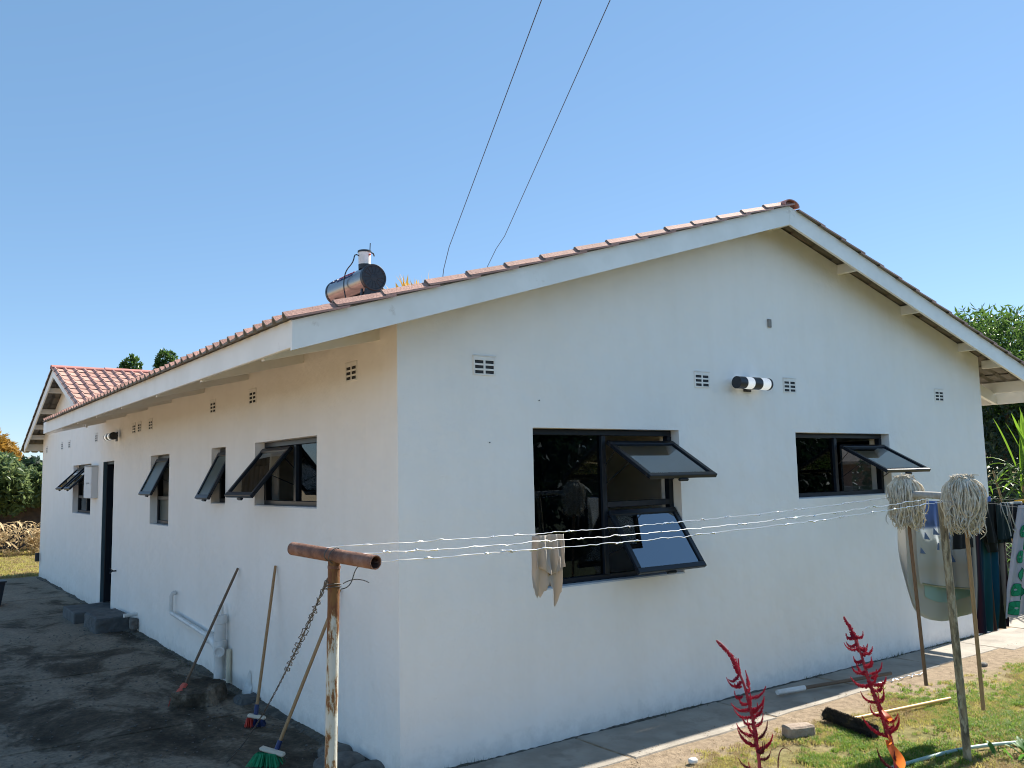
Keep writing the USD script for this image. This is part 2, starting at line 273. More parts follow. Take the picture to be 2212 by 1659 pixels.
V[..., 2] = np.where(near, -.014 + .022 * meshkit.fbm(np.stack([X * .9, Y * .9, X * 0], -1), 3, 5) - .004, 0)
ni, nj = X.shape; idx = np.arange(ni * nj).reshape(ni, nj)
F = np.vstack([np.stack([idx[:-1, :-1], idx[1:, :-1], idx[1:, 1:]], -1).reshape(-1, 3), np.stack([idx[:-1, :-1], idx[1:, 1:], idx[:-1, 1:]], -1).reshape(-1, 3)])
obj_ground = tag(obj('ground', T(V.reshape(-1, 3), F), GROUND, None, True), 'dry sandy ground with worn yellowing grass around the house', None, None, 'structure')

def slab(x0, x1, y0, y1, z0, z1, seed, edge=.05, jit=.012):
    """an uneven paving slab with rounded worn edges"""
    r = np.random.default_rng(seed); c = [(x0, y0), (x1, y0), (x1, y1), (x0, y1)]; P = []
    for k in range(4):
        a, b = A_(c[k]), A_(c[(k + 1) % 4]); n = max(2, int(np.linalg.norm(b - a) / .22))
        for t in np.arange(n) / n:
            P.append(a + (b - a) * t + r.uniform(-jit, jit, 2))
    P = A_(P); ctr = P.mean(0); n = len(P); V = []
    for s, z in ((1, z0), (1, z1 - .012), (1 - .012 / max(.3, (y1 - y0)), z1)):
        for p in P: V.append([*(ctr + (p - ctr) * s), z])
    V.append([*ctr, z1]); F = []
    for k in range(2):
        for j in range(n):
            a, b = k * n + j, k * n + (j + 1) % n; F += [(a, b, b + n), (a, b + n, a + n)]
    for j in range(n): F.append((2 * n + j, 2 * n + (j + 1) % n, 3 * n))
    return T(V, F)

# paved strip in front of the gable, one mesh per slab
apron = thing('pavement', 'concrete slab path along the foot of the gable wall', None, kind='structure')
xs = [-.62, .28, 1.46, 3.02, 4.4, 5.7, 6.95, 8.3, 9.9, 11.6]
for k in range(len(xs) - 1):
    y0 = [-.60, -.62, -.63, -.60, -.52, -.50, -.62, -.95, -1.0][k]
    obj('slab', slab(xs[k] + .008, xs[k + 1] - .008, y0, .0 if xs[k] < 7.9 else 1.4, -.05, .0035 + .0015 * (k % 3), 40 + k), APRON, apron)
# yard floor on the left, cast in bays
yard = thing('yard', 'dark stained concrete yard beside the long wall', None, kind='structure')
ys = [-.3, 2.3, 4.9, 7.3, 9.6, 12.0, 14.2, 16.3]
for k in range(len(ys) - 1):
    for q, (x0, x1) in enumerate(((-3.3, .0),)):
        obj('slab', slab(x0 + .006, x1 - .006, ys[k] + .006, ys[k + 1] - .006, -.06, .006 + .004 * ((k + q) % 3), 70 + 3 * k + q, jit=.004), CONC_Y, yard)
obj('subbase', box(-3.4, -.01, -.28, 16.28, -.08, -.002), STEPM, yard)

# ------------------------------------------------------------------ the house
house = thing('house', 'white plastered bungalow with red tiled gable roofs', 'house')
RX = 3.98                                            # ridge line of the main roof
def ztop(x): return 4.405 - (.312 * (RX - x) if x < RX else .28 * (x - RX))      # underside of the tiles, main roof
def zwing(y): return 4.14 - .34 * abs(12.93 - y)
def valley(x): return 9.288 + .918 * (x + .84)
HW = 8.0
prof = [(0, -.08), (HW, -.08), (HW, ztop(HW) - .014), (RX, ztop(RX) - .014), (0, ztop(0) - .014)]
profw = [(9.72, -.08), (16.25, -.08), (16.25, zwing(16.25) - .014), (12.93, zwing(12.93) - .014), (9.72, zwing(9.72) - .014)]
# the walls are a shell: the body minus the rooms minus the openings
body = man(prism(prof, 'y', 0, 12.6))
wing = man(prism(profw, 'x', 0, 7.6))
shell = body + wing
ROOMS = [(.22, 3.42, .22, 4.55), (3.54, 7.78, .22, 4.55), (.22, 2.9, 4.67, 9.5), (3.02, 7.78, 4.67, 9.5), (.22, 7.4, 9.85, 16.03)]
for x0, x1, y0, y1 in ROOMS: shell -= mbox(x0, x1, y0, y1, .15, 2.66)
GOPEN = {'A': (1.139, 2.706, 1.102, 2.304), 'B': (4.313, 5.93, 1.664, 2.304)}
LOPEN = {'C': (1.351, 2.781, 1.721, 2.304), 'D': (3.64, 4.111, 1.725, 2.304), 'E': (5.787, 6.692, 1.43, 2.304), 'H': (10.692, 12.382, 1.45, 2.304), 'G': (8.917, 9.723, .125, 2.304)}
for u0, u1, z0, z1 in GOPEN.values(): shell -= mbox(u0, u1, -.1, .4, z0, z1)
for u0, u1, z0, z1 in LOPEN.values(): shell -= mbox(-.1, .4, u0, u1, z0, z1)
shell -= mbox(7.6, 8.2, 1.05, 2.75, 1.05, 2.304)     # window of the far side, seen through the small gable window
shell -= mbox(3.3, 3.7, 3.2, 4.0, .15, 2.2)          # doorway between the two front rooms
obj('wall', unman(shell), WALL, house)
for k, (x0, x1, y0, y1) in enumerate(ROOMS):         # linings of the rooms, painted beige
    lin = (mbox(x0, x1, y0, y1, .15, 2.66) - mbox(x0 + .012, x1 - .012, y0 + .012, y1 - .012, .165, 2.645))
    for u0, u1, z0, z1 in GOPEN.values(): lin -= mbox(u0 - .0, u1 + .0, -.1, .5, z0, z1)
    for u0, u1, z0, z1 in LOPEN.values(): lin -= mbox(-.1, .5, u0, u1, z0, z1)
    lin -= mbox(7.5, 8.2, 1.05, 2.75, 1.05, 2.304); lin -= mbox(3.3, 3.7, 3.2, 4.0, .1, 2.2)
    obj('room_lining', unman(lin), INNER, house)
    obj('room_floor', box(x0 + .015, x1 - .015, y0 + .015, y1 - .015, .166, .172), FLOORM, house)

def mapped(mesh, axis):
    """window meshes are made with (u along the wall, depth inward, z); 'l' turns them to the long wall"""
    if axis == 'g': return mesh
    v = mesh.vertices; return T(np.stack([v[:, 1], v[:, 0], v[:, 2]], 1), mesh.faces[:, ::-1])
def window(axis, op, mulls=(), transoms=(), sashes=(), fixed=(), frost=False, lab=None, rec=.09):
    u0, u1, z0, z1 = op; fw, fd = .048, .055; P = []
    P += [box(u0, u1, rec, rec + fd, z1 - fw, z1, .004), box(u0, u1, rec, rec + fd, z0 + .004, z0 + fw + .004, .004)]
    for a, b in ((u0, u0 + fw), (u1 - fw, u1)): P.append(box(a, b, rec - .002, rec + fd + .002, z0 + fw, z1 - fw, .004))
    for m in mulls: P.append(box(m - fw / 2, m + fw / 2, rec - .003, rec + fd, z0 + fw, z1 - fw, .004))
    for a, b, z in transoms: P.append(box(a, b, rec - .001, rec + fd - .002, z - fw / 2, z + fw / 2, .004))
    w = obj('window', [mapped(p, axis) for p in P], FRAMEM, house, label=lab)
    obj('sill', mapped(box(u0 + .002, u1 - .002, .004, rec - .004, z0 - .002, z0 + .012, .003), axis), SILLM, w)
    for a, b, c, d in fixed:
        obj('pane', mapped(box(a, b, rec + .026, rec + .031, c, d), axis), FROST if frost else GLASSF, w)
    for a, b, zh, h, th in sashes:
        sw, sd = .045, .034
        S = [box(a, b, 0, sd, -sw, 0, .004), box(a, b, 0, sd, -h, -h + sw, .004), box(a, a + sw, .001, sd - .001, -h + sw, -sw, .004), box(b - sw, b, .001, sd - .001, -h + sw, -sw, .004)]
        S.append(box((a + b) / 2 - .05, (a + b) / 2 + .05, sd - .002, sd + .02, -h - .012, -h + .012, .004))
        pn = box(a + sw - .004, b - sw + .004, .014, .019, -h + sw - .004, -sw + .004)
        R = trimesh.transformations.rotation_matrix(-math.radians(th), (1, 0, 0)); R2 = trimesh.transformations.translation_matrix((0, rec - .024, zh)) @ R
        for s in S: s.apply_transform(R2)
        pn.apply_transform(R2)
        obj('sash', [mapped(s, axis) for s in S], FRAMEM, w)
        obj('pane', mapped(pn, axis), FROST if frost else GLASS, w)
        for s in (a + .012, b - .012):               # friction stays
            q = R2 @ A_([s, .02, -h * .55, 1]); q2 = R2 @ A_([s, .02, -h * .2, 1])
            obj('stay', [mapped(beam((s, rec + .02, zh - h * .62), q[:3], .012, .006), axis), mapped(beam((s, rec + .02, zh - h * .36), q2[:3], .012, .006), axis)], FRAMEM, w)
    return w
window('g', GOPEN['A'], [1.922], [(1.946, 2.66, 1.70)], [(1.94, 2.698, 2.216, .562, 59.), (1.938, 2.694, 1.656, .574, 35.)], [(1.18, 1.90, 1.15, 2.26)], lab='large window with two sashes propped open')
window('g', GOPEN['B'], [5.085], [], [(5.13, 5.925, 2.193, .575, 62.)], [(4.36, 5.06, 1.71, 2.26)], lab='small gable window with one sash propped open')
window('l', LOPEN['C'], [2.031], [], [(2.075, 2.77, 2.25, .551, 40.)], [(1.40, 2.01, 1.77, 2.26)], lab='window of the long wall closest to the corner')
window('l', LOPEN['D'], [], [], [(3.67, 4.10, 2.262, .53, 27.)], [], frost=True, lab='narrow bathroom window')
window('l', LOPEN['E'], [6.05], [(6.07, 6.65, 1.763)], [(6.07, 6.675, 2.265, .5, 26.)], [(6.07, 6.65, 1.475, 1.745), (5.83, 6.03, 1.475, 2.26)], frost=True, lab='tall narrow window with its upper sash open')
window('l', LOPEN['H'], [11.535], [(10.74, 11.51, 1.74), (11.56, 12.33, 1.74)], [(11.75, 12.357, 2.256, .511, 45.), (10.95, 11.5, 2.256, .511, 45.)], [(10.74, 11.51, 1.5, 1.72), (11.56, 12.33, 1.5, 1.72)], lab='kitchen window with two open sashes')
# window of the far side wall (seen through the room)
wf = obj('window', [box(7.86, 7.91, 1.05, 2.75, 1.05, 1.10, .004), box(7.86, 7.91, 1.05, 2.75, 2.255, 2.304, .004), box(7.861, 7.909, 1.05, 1.10, 1.1, 2.255), box(7.861, 7.909, 2.70, 2.75, 1.1, 2.255), box(7.861, 7.909, 1.88, 1.93, 1.1, 2.255)], FRAMEM, house)
obj('pane', box(7.88, 7.885, 1.10, 2.70, 1.1, 2.255), GLASS, wf)
# back door
dr = obj('door_frame', [box(.052, .215, 8.917, 8.957, .14, 2.304, .004), box(.052, .215, 9.683, 9.723, .14, 2.304, .004), box(.053, .214, 8.957, 9.683, 2.26, 2.304, .004)], FRAMEM, house)  # black and run deep to stand for the darkness inside the doorway
obj('reveal_lining', [box(.004, .050, 9.708, 9.720, .14, 2.30)], TEAL, dr)  # teal strip paints the bluish shade on the far door reveal
dl = obj('door', [box(.14, .86, 8.93, 8.968, .16, 2.25, .004)], DOORM, house, label='dark back door swung open inward')
obj('handle', [tube([(.78, 8.97, 1.1), (.78, 9.01, 1.1), (.68, 9.01, 1.1)], .009)], STEEL, dl)
obj('threshold', rough(fine(box(-.03, .2, 8.90, 9.72, .0, .13, .015), .08), .008, 6), STEPM, house)

wr = thing('wardrobe', 'added dark cupboard inside that blackens the fixed pane of the large window', 'cupboard')  # added to keep the inside behind the fixed pane dark
DKW = M('added_cupboard_dark', (.016, .013, .011), (.010, .008, .007), 8, .5)
obj('carcass', box(.75, 2.14, .34, .85, .175, 2.46, .008), DKW, wr); obj('door', box(.77, 1.44, .318, .339, .22, 2.42, .004), DKW, wr); obj('door', box(1.45, 2.12, .318, .339, .22, 2.42, .004), DKW, wr)
obj('handle', box(1.40, 1.415, .30, .317, 1.1, 1.25, .003), STEEL, wr); obj('handle', box(1.475, 1.49, .30, .317, 1.1, 1.25, .003), STEEL, wr)

# air bricks
def vent(c, axis, w=.19, h=.135):
    m = m3.Manifold(); full = mbox(-w / 2, w / 2, -.004, .012, -h / 2, h / 2)
    for i in range(2):
        for j in range(3):
            x = (-1 + 2 * i) * .0455; z = (j - 1) * .037 - .008
            full -= mbox(x - .037, x + .037, -.02, .02, z - .0115, z + .0115)
    v = unman(full); b = box(-w / 2 + .01, w / 2 - .01, -.0006, .0002, -h / 2 + .008, h / 2 - .008); lip = box(-w / 2 - .008, w / 2 + .008, -.008, .0, h / 2 + .001, h / 2 + .009, .003)
    for q in (v, b, lip): q.apply_translation((0, -.0, 0))
    out = []
    for q in (v, lip, b):
        q = mapped(q, axis) if axis == 'l' else q
        q = q.copy(); q.apply_translation((c[0], -.002, c[1]) if axis == 'g' else (-.002, c[0], c[1])); out.append(q)
    p = obj('air_brick', out[:2], VENTP, house); obj('dark_opening', out[2], VENTIN, p)  # dark sheet behind the slots stands in for their inner shade
for c in ((.711, 2.745), (3.025, 2.752), (4.263, 2.752), (7.022, 2.757)): vent(c, 'g')
for y in (.709, 2.851, 4.074): vent((y, 2.742), 'l')
for y in (6.735, 7.346, 7.662, 10.313, 12.891, 13.723, 15.677): vent((y, 2.715), 'l', .19, .135)
obj('cover_plate', [box(3.975, 4.025, -.016, 0, 3.30, 3.38, .004)], CONC, house)

for x, z in ((.745, 2.19), (1.205, 2.51)): obj('nail', lathe([(0, .0035), (.006, .005), (.008, 0)], (x, 0, z), (0, -1, 0), 8), BLACKP, house)
# roof timbers
obj('fascia', box(-.862, -.836, -.283, 9.66, 2.735, 2.903, .003), TRIM, house)
obj('fascia', box(9.00, 9.026, -.283, 9.66, 2.735, 2.878, .003), TRIM, house)
D = .178
for pts in ([(-.866, ztop(-.866)), (RX, ztop(RX)), (RX, ztop(RX) - D), (-.866, ztop(-.866) - D)], [(RX + .002, ztop(RX)), (9.03, ztop(9.03)), (9.03, ztop(9.03) - D - .01), (RX + .002, ztop(RX) - D)]):
    obj('barge_board', prism(pts, 'y', -.312, -.286), TRIM, house)
for y in (.28, 1.64, 3.0, 4.42, 5.75, 6.95, 8.2, 9.62):
    w = .045
    obj('rafter', prism([(-.83, 2.722), (.05, 2.932), (.05, 3.06), (-.83, 2.86)], 'y', y - w / 2, y + w / 2), TRIM, house)
for y in (.30, 1.6, 3.0, 4.4):
    obj('rafter', prism([(7.9, 3.01), (8.998, 2.737), (8.998, 2.872), (7.9, 3.165)], 'y', y - .022, y + .022), TRIM, house)
for x in (-.2, 1.0, 2.2, 3.4, 4.1, 5.2, 6.36, 7.56, 8.16, 8.93):
    obj('purlin', box(x - .025, x + .025, -.284, 9.6 if x > 8.5 else .03, 2.874 if x > 8.5 else ztop(x) - .105, ztop(x) - .006, .003), TRIM, house)
# wing: barge boards, purlins, eave board
for s, pts in ((0, [(12.93, zwing(12.93)), (16.75, zwing(16.75)), (16.75, zwing(16.75) - .16), (12.93, zwing(12.93) - .16)]), (1, [(9.45, zwing(9.45)), (12.928, zwing(12.928)), (12.928, zwing(12.928) - .16), (9.45, zwing(9.45) - .13)])):
    obj('barge_board', prism(pts, 'x', -.312, -.286), TRIM, house)
for y in (12.6, 13.75, 14.75, 15.55, 16.1, 11.4, 10.3):
    obj('purlin', box(-.284, .03, y - .03, y + .03, zwing(y) - .11, zwing(y) - .012, .003), TRIM, house)
obj('fascia', box(-.284, 3.0, 16.62, 16.645, zwing(16.63) - .16, zwing(16.63) - .01, .003), TRIM, house)

# tiles
roof = UsdGeom.Xform.Define(stage, path_of('roof', house)).GetPrim()
TW, GA, TL = .335, .34, .415
prof_u = [0, .016, .040, .056, .078, .166, .184, .208, .224, .248, .335]
prof_h = [0.0, .004, .034, .034, .004, .0, .004, .034, .034, .004, 0.0]
def tile_local(flip=False, seed=0):
    r = np.random.default_rng(seed); n = len(prof_u); U = A_(prof_u); Hh = A_(prof_h)
    if flip: U = TW - U[::-1]; Hh = Hh[::-1]
    top0 = np.stack([U, np.zeros(n), Hh + .028 + r.normal(0, .0015)], 1); top1 = np.stack([U, np.full(n, TL), Hh + .010], 1)
    V = np.vstack([top0, top1, top0 - [0, 0, .014], top1 - [0, 0, .014]]); F = []
    for i in range(n - 1):
        F += [(i, i + 1, n + i + 1), (i, n + i + 1, n + i), (2 * n + i, 3 * n + i + 1, 2 * n + i + 1), (2 * n + i, 3 * n + i, 3 * n + i + 1), (i, 2 * n + i + 1, i + 1), (i, 2 * n + i, 2 * n + i + 1)]
    for a, f in ((0, 0), (n - 1, 1)):
        q = [(a, n + a, 3 * n + a), (a, 3 * n + a, 2 * n + a)]; F += [t[::-1] if f else t for t in q] if True else q
    return V, F
def lay(origin, across, upslope, seed, flip=False):
    r = np.random.default_rng(seed + 999); across, upslope = A_(across, float), A_(upslope, float); upslope /= np.linalg.norm(upslope)
    nrm = np.cross(across, upslope); sgn = 1 if nrm[2] > 0 else -1; nrm *= sgn
    V, F = tile_local(flip, seed); a = r.normal(0, .004)
    W = A_(origin) + (V[:, :1] + a * V[:, 1:2]) * across + (V[:, 1:2] + r.normal(0, .003)) * upslope + V[:, 2:] * nrm
    return T(W, F if sgn > 0 else A_(F)[:, ::-1])
field = []; nind = 0
def put(m, single_):
    global nind
    if single_ and nind < 292:
        obj('tile', m, TILE, roof); nind += 1
    else: field.append(m)
sl = math.hypot(1, .312)
for c in range(15):                                    # main roof, slope over the long wall
    s = c * GA; x = -.905 + s / sl; z = ztop(x)
    for k in range(40):
        y = -.345 + k * TW
        if y + TW * .5 > valley(x + .15) + .1: break
        put(lay((x, y, z), (0, 1, 0), (1, 0, .312), 1000 + c * 50 + k), k == 0 or c == 0)
sr = math.hypot(1, .28)
for c in range(15):
    s = c * GA; x = 9.075 - s / sr; z = ztop(x)
    for k in range(39):
        y = -.345 + k * TW
        put(lay((x, y, z), (0, 1, 0), (-1, 0, .28), 3000 + c * 50 + k, True), k == 0 or (c < 3 and k < 2))
sw_ = math.hypot(1, .34)
wing_tiles = []
for c in range(12):                                    # wing: slope facing the camera, then the far slope
    s = (11 - c) * GA; y = 12.93 - .02 - s / sw_ - GA / sw_; z = zwing(y)
    for k in range(12):
        x = -.345 + k * TW
        if y + .1 < valley(x + TW * .5) - .12: continue
        put(lay((x, y, z), (1, 0, 0), (0, 1, .34), 5000 + c * 50 + k), True)
for c in range(13):
    y = 17.2 - c * GA / sw_; z = zwing(y)
    if y < 13.1: break
    for k in range(11): put(lay((-.345 + k * TW, y, z), (1, 0, 0), (0, -1, .34), 7000 + c * 50 + k), k == 0)
ft = obj('tiles', field, TILE, roof); tag(ft, 'the rest of the roof tiles', None, None, 'stuff')
def ridge_cap(a, b, lift):
    a, b = A_(a, float), A_(b, float); d = b - a; L = np.linalg.norm(d); d /= L; s = np.cross(d, [0, 0, 1.]); ang = np.radians(np.linspace(-14, 194, 11)); V = []; F = []
    for t, R in ((0, .098), (L, .090)):
        for rr in (R, R - .016): V += [a + d * t + s * (rr * 1.15 * math.cos(q)) + A_([0, 0, rr * .55 * math.sin(q) + lift]) for q in ang]
    n = 11
    for i in range(n - 1): F += [(i, 2 * n + i, 2 * n + i + 1), (i, 2 * n + i + 1, i + 1), (n + i, 3 * n + i + 1, 3 * n + i), (n + i, n + i + 1, 3 * n + i + 1), (i, i + 1, n + i + 1), (i, n + i + 1, n + i), (2 * n + i, 3 * n + i + 1, 2 * n + i + 1), (2 * n + i, 3 * n + i, 3 * n + i + 1)]
    for i in (0, n - 1): F += [(i, n + i, 3 * n + i), (i, 3 * n + i, 2 * n + i)]
    m = T(V, F); trimesh.repair.fix_normals(m); return m
for k in range(31): obj('ridge_tile', ridge_cap((RX, -.35 + k * .42, 0), (RX, -.35 + k * .42 + .45, -.006), ztop(RX) + .0), RIDGE, roof, smooth=40)
for k in range(4): obj('ridge_tile', ridge_cap((-.35 + k * .92, 12.93, 0), (-.35 + k * .92 + .96, 12.93, -.006), zwing(12.93) + .01), RIDGE, roof, smooth=40)

# ------------------------------------------------------------------ fixtures on the walls
def lamp(p0, d, wall_dir, label):
    d = A_(d, float); p0 = A_(p0, float); L = .50; r = .056
    t = thing('wall_lamp', label, 'wall lamp', group=None)
    obj('end_cap', lathe([(0, 0), (.0, r * .8), (.004, r), (.10, r), (.105, r * .9), (.105, 0)], p0, d), BLACKP, t, smooth=35)
    def band(a, b, n=5):
        pr = [(a, r * .8)]
        for k in range(n):
            q = a + (b - a) * k / n; w = (b - a) / n; pr += [(q + w * .1, r * .97), (q + w * .5, r * 1.0), (q + w * .9, r * .97), (q + w, r * .93)]
        return lathe(pr + [(b, r * .8)], p0, d)
    obj('glass_band', band(.106, .205), SHADE_WHITE, t, smooth=35)
    obj('middle_band', lathe([(.2, 0), (.2, r * 1.02), (.31, r * 1.02), (.31, 0)], p0, d), BLACKP, t, smooth=35)
    obj('glass_band', band(.311, .43), SHADE_WHITE, t, smooth=35)
    obj('end_ring', lathe([(.43, 0), (.43, r * 1.02), (.45, r * 1.02), (.46, r * .8), (.46, 0)], p0, d), BLACKP, t, smooth=35)
    c = p0 + d * .255; w = A_(wall_dir, float); gap = abs((c * w).sum())
    obj('bracket', [beam(c, c + w * (gap + .0), .05, .05), beam(c + w * (gap - .015) , c + w * (gap), .10, .14)], BLACKP, t)
    return t
lamp((3.37, -.095, 2.737), (1, 0, 0), (0, 1, 0), 'black and white cylinder lamp on the gable wall between two air bricks')
lamp((-.095, 8.50, 2.655), (0, 1, 0), (1, 0, 0), 'black and white cylinder lamp on the long wall above the back door')

mb = thing('meter_box', 'pale grey electricity box on the long wall beside the far window', 'meter box')
obj('cabinet', [box(-.10, 0, 10.10, 10.54, 1.735, 2.245, .006)], GREYBOX, mb)
dd = box(-.02, 0, 0, .44, 0, .51, .005); dd.apply_transform(trimesh.transformations.rotation_matrix(math.radians(7), (0, 0, 1), (0, .44, 0))); dd.apply_translation((-.112, 10.10, 1.735))
obj('door', dd, GREYBOX, mb); obj('latch', box(-.175, -.125, 10.12, 10.15, 1.96, 1.985, .004), GREYBOX, mb); obj('hood', box(-.13, 0, 10.085, 10.555, 2.25, 2.262, .003), GREYBOX, mb)

dp = thing('drain_pipe', 'white plastic waste pipe with tee and elbow on the long wall', 'drain pipe')
obj('waste_pipe', [tube([(-.01, 5.34, .70), (-.05, 5.34, .69), (-.062, 5.34, .66), (-.062, 5.34, .50), (-.062, 5.31, .475), (-.062, 3.74, .395)], .024, 12)], PVC, dp, smooth=40)
obj('soil_pipe', [lathe([(0, .055), (.30, .055)], (-.075, 3.50, .06), (0, 0, 1)), lathe([(.30, 0), (.30, .062), (.36, .062), (.365, .055), (.52, .055), (.525, .064), (.60, .064), (.605, .05), (.605, 0)], (-.075, 3.50, .06), (0, 0, 1)), lathe([(.605, .03), (.70, .028), (.70, 0)], (-.075, 3.50, .06), (0, 0, 1))], PVC, dp, smooth=40)
obj('bend', [tube(spline([(-.065, 3.86, .40), (-.068, 3.72, .385), (-.073, 3.60, .36), (-.075, 3.50, .28)], 14), .05, 14), lathe([(0, .056), (.04, .06), (.05, .05)], (-.064, 3.90, .402), (0, -1, -.05))], PVC, dp, smooth=40)
obj('inspection_eye', [lathe([(0, .042), (.085, .042), (.087, .052), (.108, .052), (.11, .038), (.10, .036), (.098, .0)], (-.075, 3.50, .33), (-.38, -.92, 0))], PVC, dp, smooth=40)
single('vent_pipe', tube([(-.03, 3.37, .04), (-.03, 3.37, .35)], .024, 12), CREAM, 'short cream plastic pipe behind the white waste stack', 'pipe', 40)
tp = thing('water_tap', 'small dark outdoor tap on the long wall beside the back door', 'tap')
obj('body', tube([(0, 8.58, .70), (-.06, 8.58, .70), (-.085, 8.57, .67)], .012), BLACKP, tp); obj('lever', tube([(-.05, 8.58, .71), (-.09, 8.56, .74)], .007), BLACKP, tp)
bp = thing('overflow_pipe', 'short broken white pipe stub beside the near step', 'pipe')
obj('pipe', tube([(0.01, 7.25, .24), (-.17, 7.22, .235)], .026, 10), PVC, bp, smooth=40); obj('mortar', rough(fine(box(-.1, .0, 7.12, 7.24, .05, .2, .02), .04), .02, 12), STONE, bp)

# roof mounted solar water heater
sh = thing('solar_water_heater', 'steel solar water heater tank with white feeder cup above the roof ridge', 'water heater')
tc = A_([3.495, 7.245, 5.187]); R0 = .212; TLn = 1.34
obj('tank', lathe([(0, R0 * .9), (.0, R0), (TLn, R0), (TLn, R0 * .9)], tc + A_([0, .05, 0]), (0, 1, 0), 48), STEEL, sh, smooth=30)
cap = obj('end_cap', lathe([(-.005, 0), (-.005, .05), (.0, .06), (.0, R0 * .86), (-.012, R0 * .9), (-.012, R0 * .99), (.0, R0 * 1.04), (.07, R0 * 1.04), (.07, R0 * .9)], tc, (0, 1, 0), 48), BLACKP, sh, smooth=30)
ribs = []
for k in range(14):
    a = k / 14 * 2 * math.pi; u = A_([math.cos(a), 0, math.sin(a)]); ribs.append(beam(tc + u * .06 + A_([0, -.001, 0]), tc + u * (R0 * .84) + A_([0, -.001, 0]), .010, .010, up=(0, 1, 0), c=.002))
obj('rib', ribs, BLACKP, cap)
obj('end_cap', lathe([(TLn + .04, R0 * .9), (TLn + .04, R0 * 1.035), (TLn + .1, R0 * 1.02), (TLn + .12, 0)], tc, (0, 1, 0), 48), BLACKP, sh, smooth=30)
fc = tc + A_([-.06, .22, R0 - .015])
obj('feeder_cup', lathe([(.045, .0), (.045, .098), (.25, .104), (.25, 0)], fc, (0, 0, 1), 28), PVC, sh, smooth=35)
obj('cup_foot', lathe([(-.03, .10), (.05, .103), (.05, .0)], fc, (0, 0, 1), 28), BLACKP, sh, smooth=35)
obj('cup_lid', lathe([(.25, .112), (.278, .112), (.285, .10), (.285, 0)], fc, (0, 0, 1), 28), BLACKP, sh, smooth=35)
obj('red_stop', lathe([(0, .016), (.02, .016), (.022, 0)], fc + A_([.04, -.097, .205]), (0.3, -1, 0), 12), RED, sh)
obj('air_vent', [tube([fc + A_([.085, -.02, .25]), fc + A_([.095, -.02, .42])], .008, 8), tube([fc + A_([.09, -.02, .27]), fc + A_([.14, -.04, .245]), fc + A_([.15, -.05, .20])], .012, 8)], BLACKP, sh)
hp = [fc + A_([-.10, 0, .19]), fc + A_([-.165, .02, .19]), fc + A_([-.18, .02, .14]), tc + A_([-.235, .55, .18]), tc + A_([-.245, .62, -.02]), tc + A_([-.22, .60, -.25]), tc + A_([-.2, .58, -.55])]
obj('feed_hose', tube(spline(hp, 40), .010, 8), BLACKP, sh, smooth=60)
st = []
for y in (.12, TLn - .1):
    p = tc + A_([0, y, 0])
    st += [beam(p + A_([-.16, 0, -.18]), (p[0] - .20, p[1], 4.30), .04, .03), beam(p + A_([.14, 0, -.18]), (p[0] + .22, p[1], 4.30), .04, .03), beam((p[0] + .15, p[1], p[2] - .15), (p[0] + 1.7, p[1], ztop(p[0] + 1.7) + .12), .045, .03)]
st.append(beam(tc + A_([-.12, .06, -.24]), tc + A_([.16, .06, -.24]), .10, .12)); st.append(beam(tc + A_([0, .0, -.26]), tc + A_([0, TLn, -.26]), .12, .05))
obj('stand', st, BLACKP, sh)
for k in range(14):
    y = .13 + k * (TLn - .22) / 13; p = tc + A_([.17, y, -.12]); q = A_([p[0] + 1.5, p[1], ztop(p[0] + 1.5) + .16])
    obj('collector_tube', tube([p, q], .026, 8), BLUE if False else CABLE, sh, smooth=60)
obj('tube_clip', [tube([tc + A_([.15, .10 + .03 * k, -.20]), tc + A_([.42, .10 + .03 * k, -.42])], .004, 5) for k in range(3)], WIRE, sh)
# printed mark on the tank: spiral emblem and two rows of lettering too small to read
def on_tank(y, ang): a = math.radians(ang); return tc + A_([-math.cos(a) * (R0 + .0015), y, math.sin(a) * (R0 + .0015)])
def mark(pts, r): return tube(A_(pts), r, 5)
NAVY = M('navy_print', (.03, .04, .12), rough=.5); REDP = M('red_print', (.42, .05, .09), rough=.5)
em = [mark([on_tank(1.18 + .16 * 0 - rr * math.cos(q), 33 + rr * 200 * math.sin(q)) for q in np.linspace(.3, 3.0, 12)], .010) for rr in (.05, .09, .13)]
obj('emblem', em + [mark([on_tank(1.18, 38), on_tank(1.17, 40)], .022)], NAVY, sh)
r9 = np.random.default_rng(5); rowA = []; rowB = []
for k in range(7):
    y = 1.0 - k * .085
    for row, a0 in ((rowA, 50), (rowB, 31)):
        for s in range(2): row.append(mark([on_tank(y - s * .045, a0 - 6), on_tank(y - s * .045, a0 + 6 - 5 * r9.integers(0, 2))], .009))
        row.append(mark([on_tank(y, a0 + r9.integers(-5, 6)), on_tank(y - .045, a0 + r9.integers(-5, 6))], .008))
obj('lettering', rowA, REDP, sh); obj('lettering', rowB, NAVY, sh)
wd = thing('roof_weed', 'dry yellow weed tuft growing among the roof tiles', 'weed')
DRY = LEAF('dry_weed', [(.42, .26, .05), (.55, .36, .08), (.30, .22, .06)])
W_ = []
for k in range(60):
    b = A_([1.40 + rng.normal(0, .07), 2.15 + rng.normal(0, .10), ztop(1.4) + .05]); d = rng.normal(0, 1, 3) * [.09, .09, .04] + [0, 0, .13 + .14 * rng.random()]
    s = rng.normal(0, .014, 3); W_.append(T([b, b + d * .6 + s, b + d, b + d * .6 - s], [(0, 1, 2), (0, 2, 3)]))
obj('stalks', W_, DRY, wd)

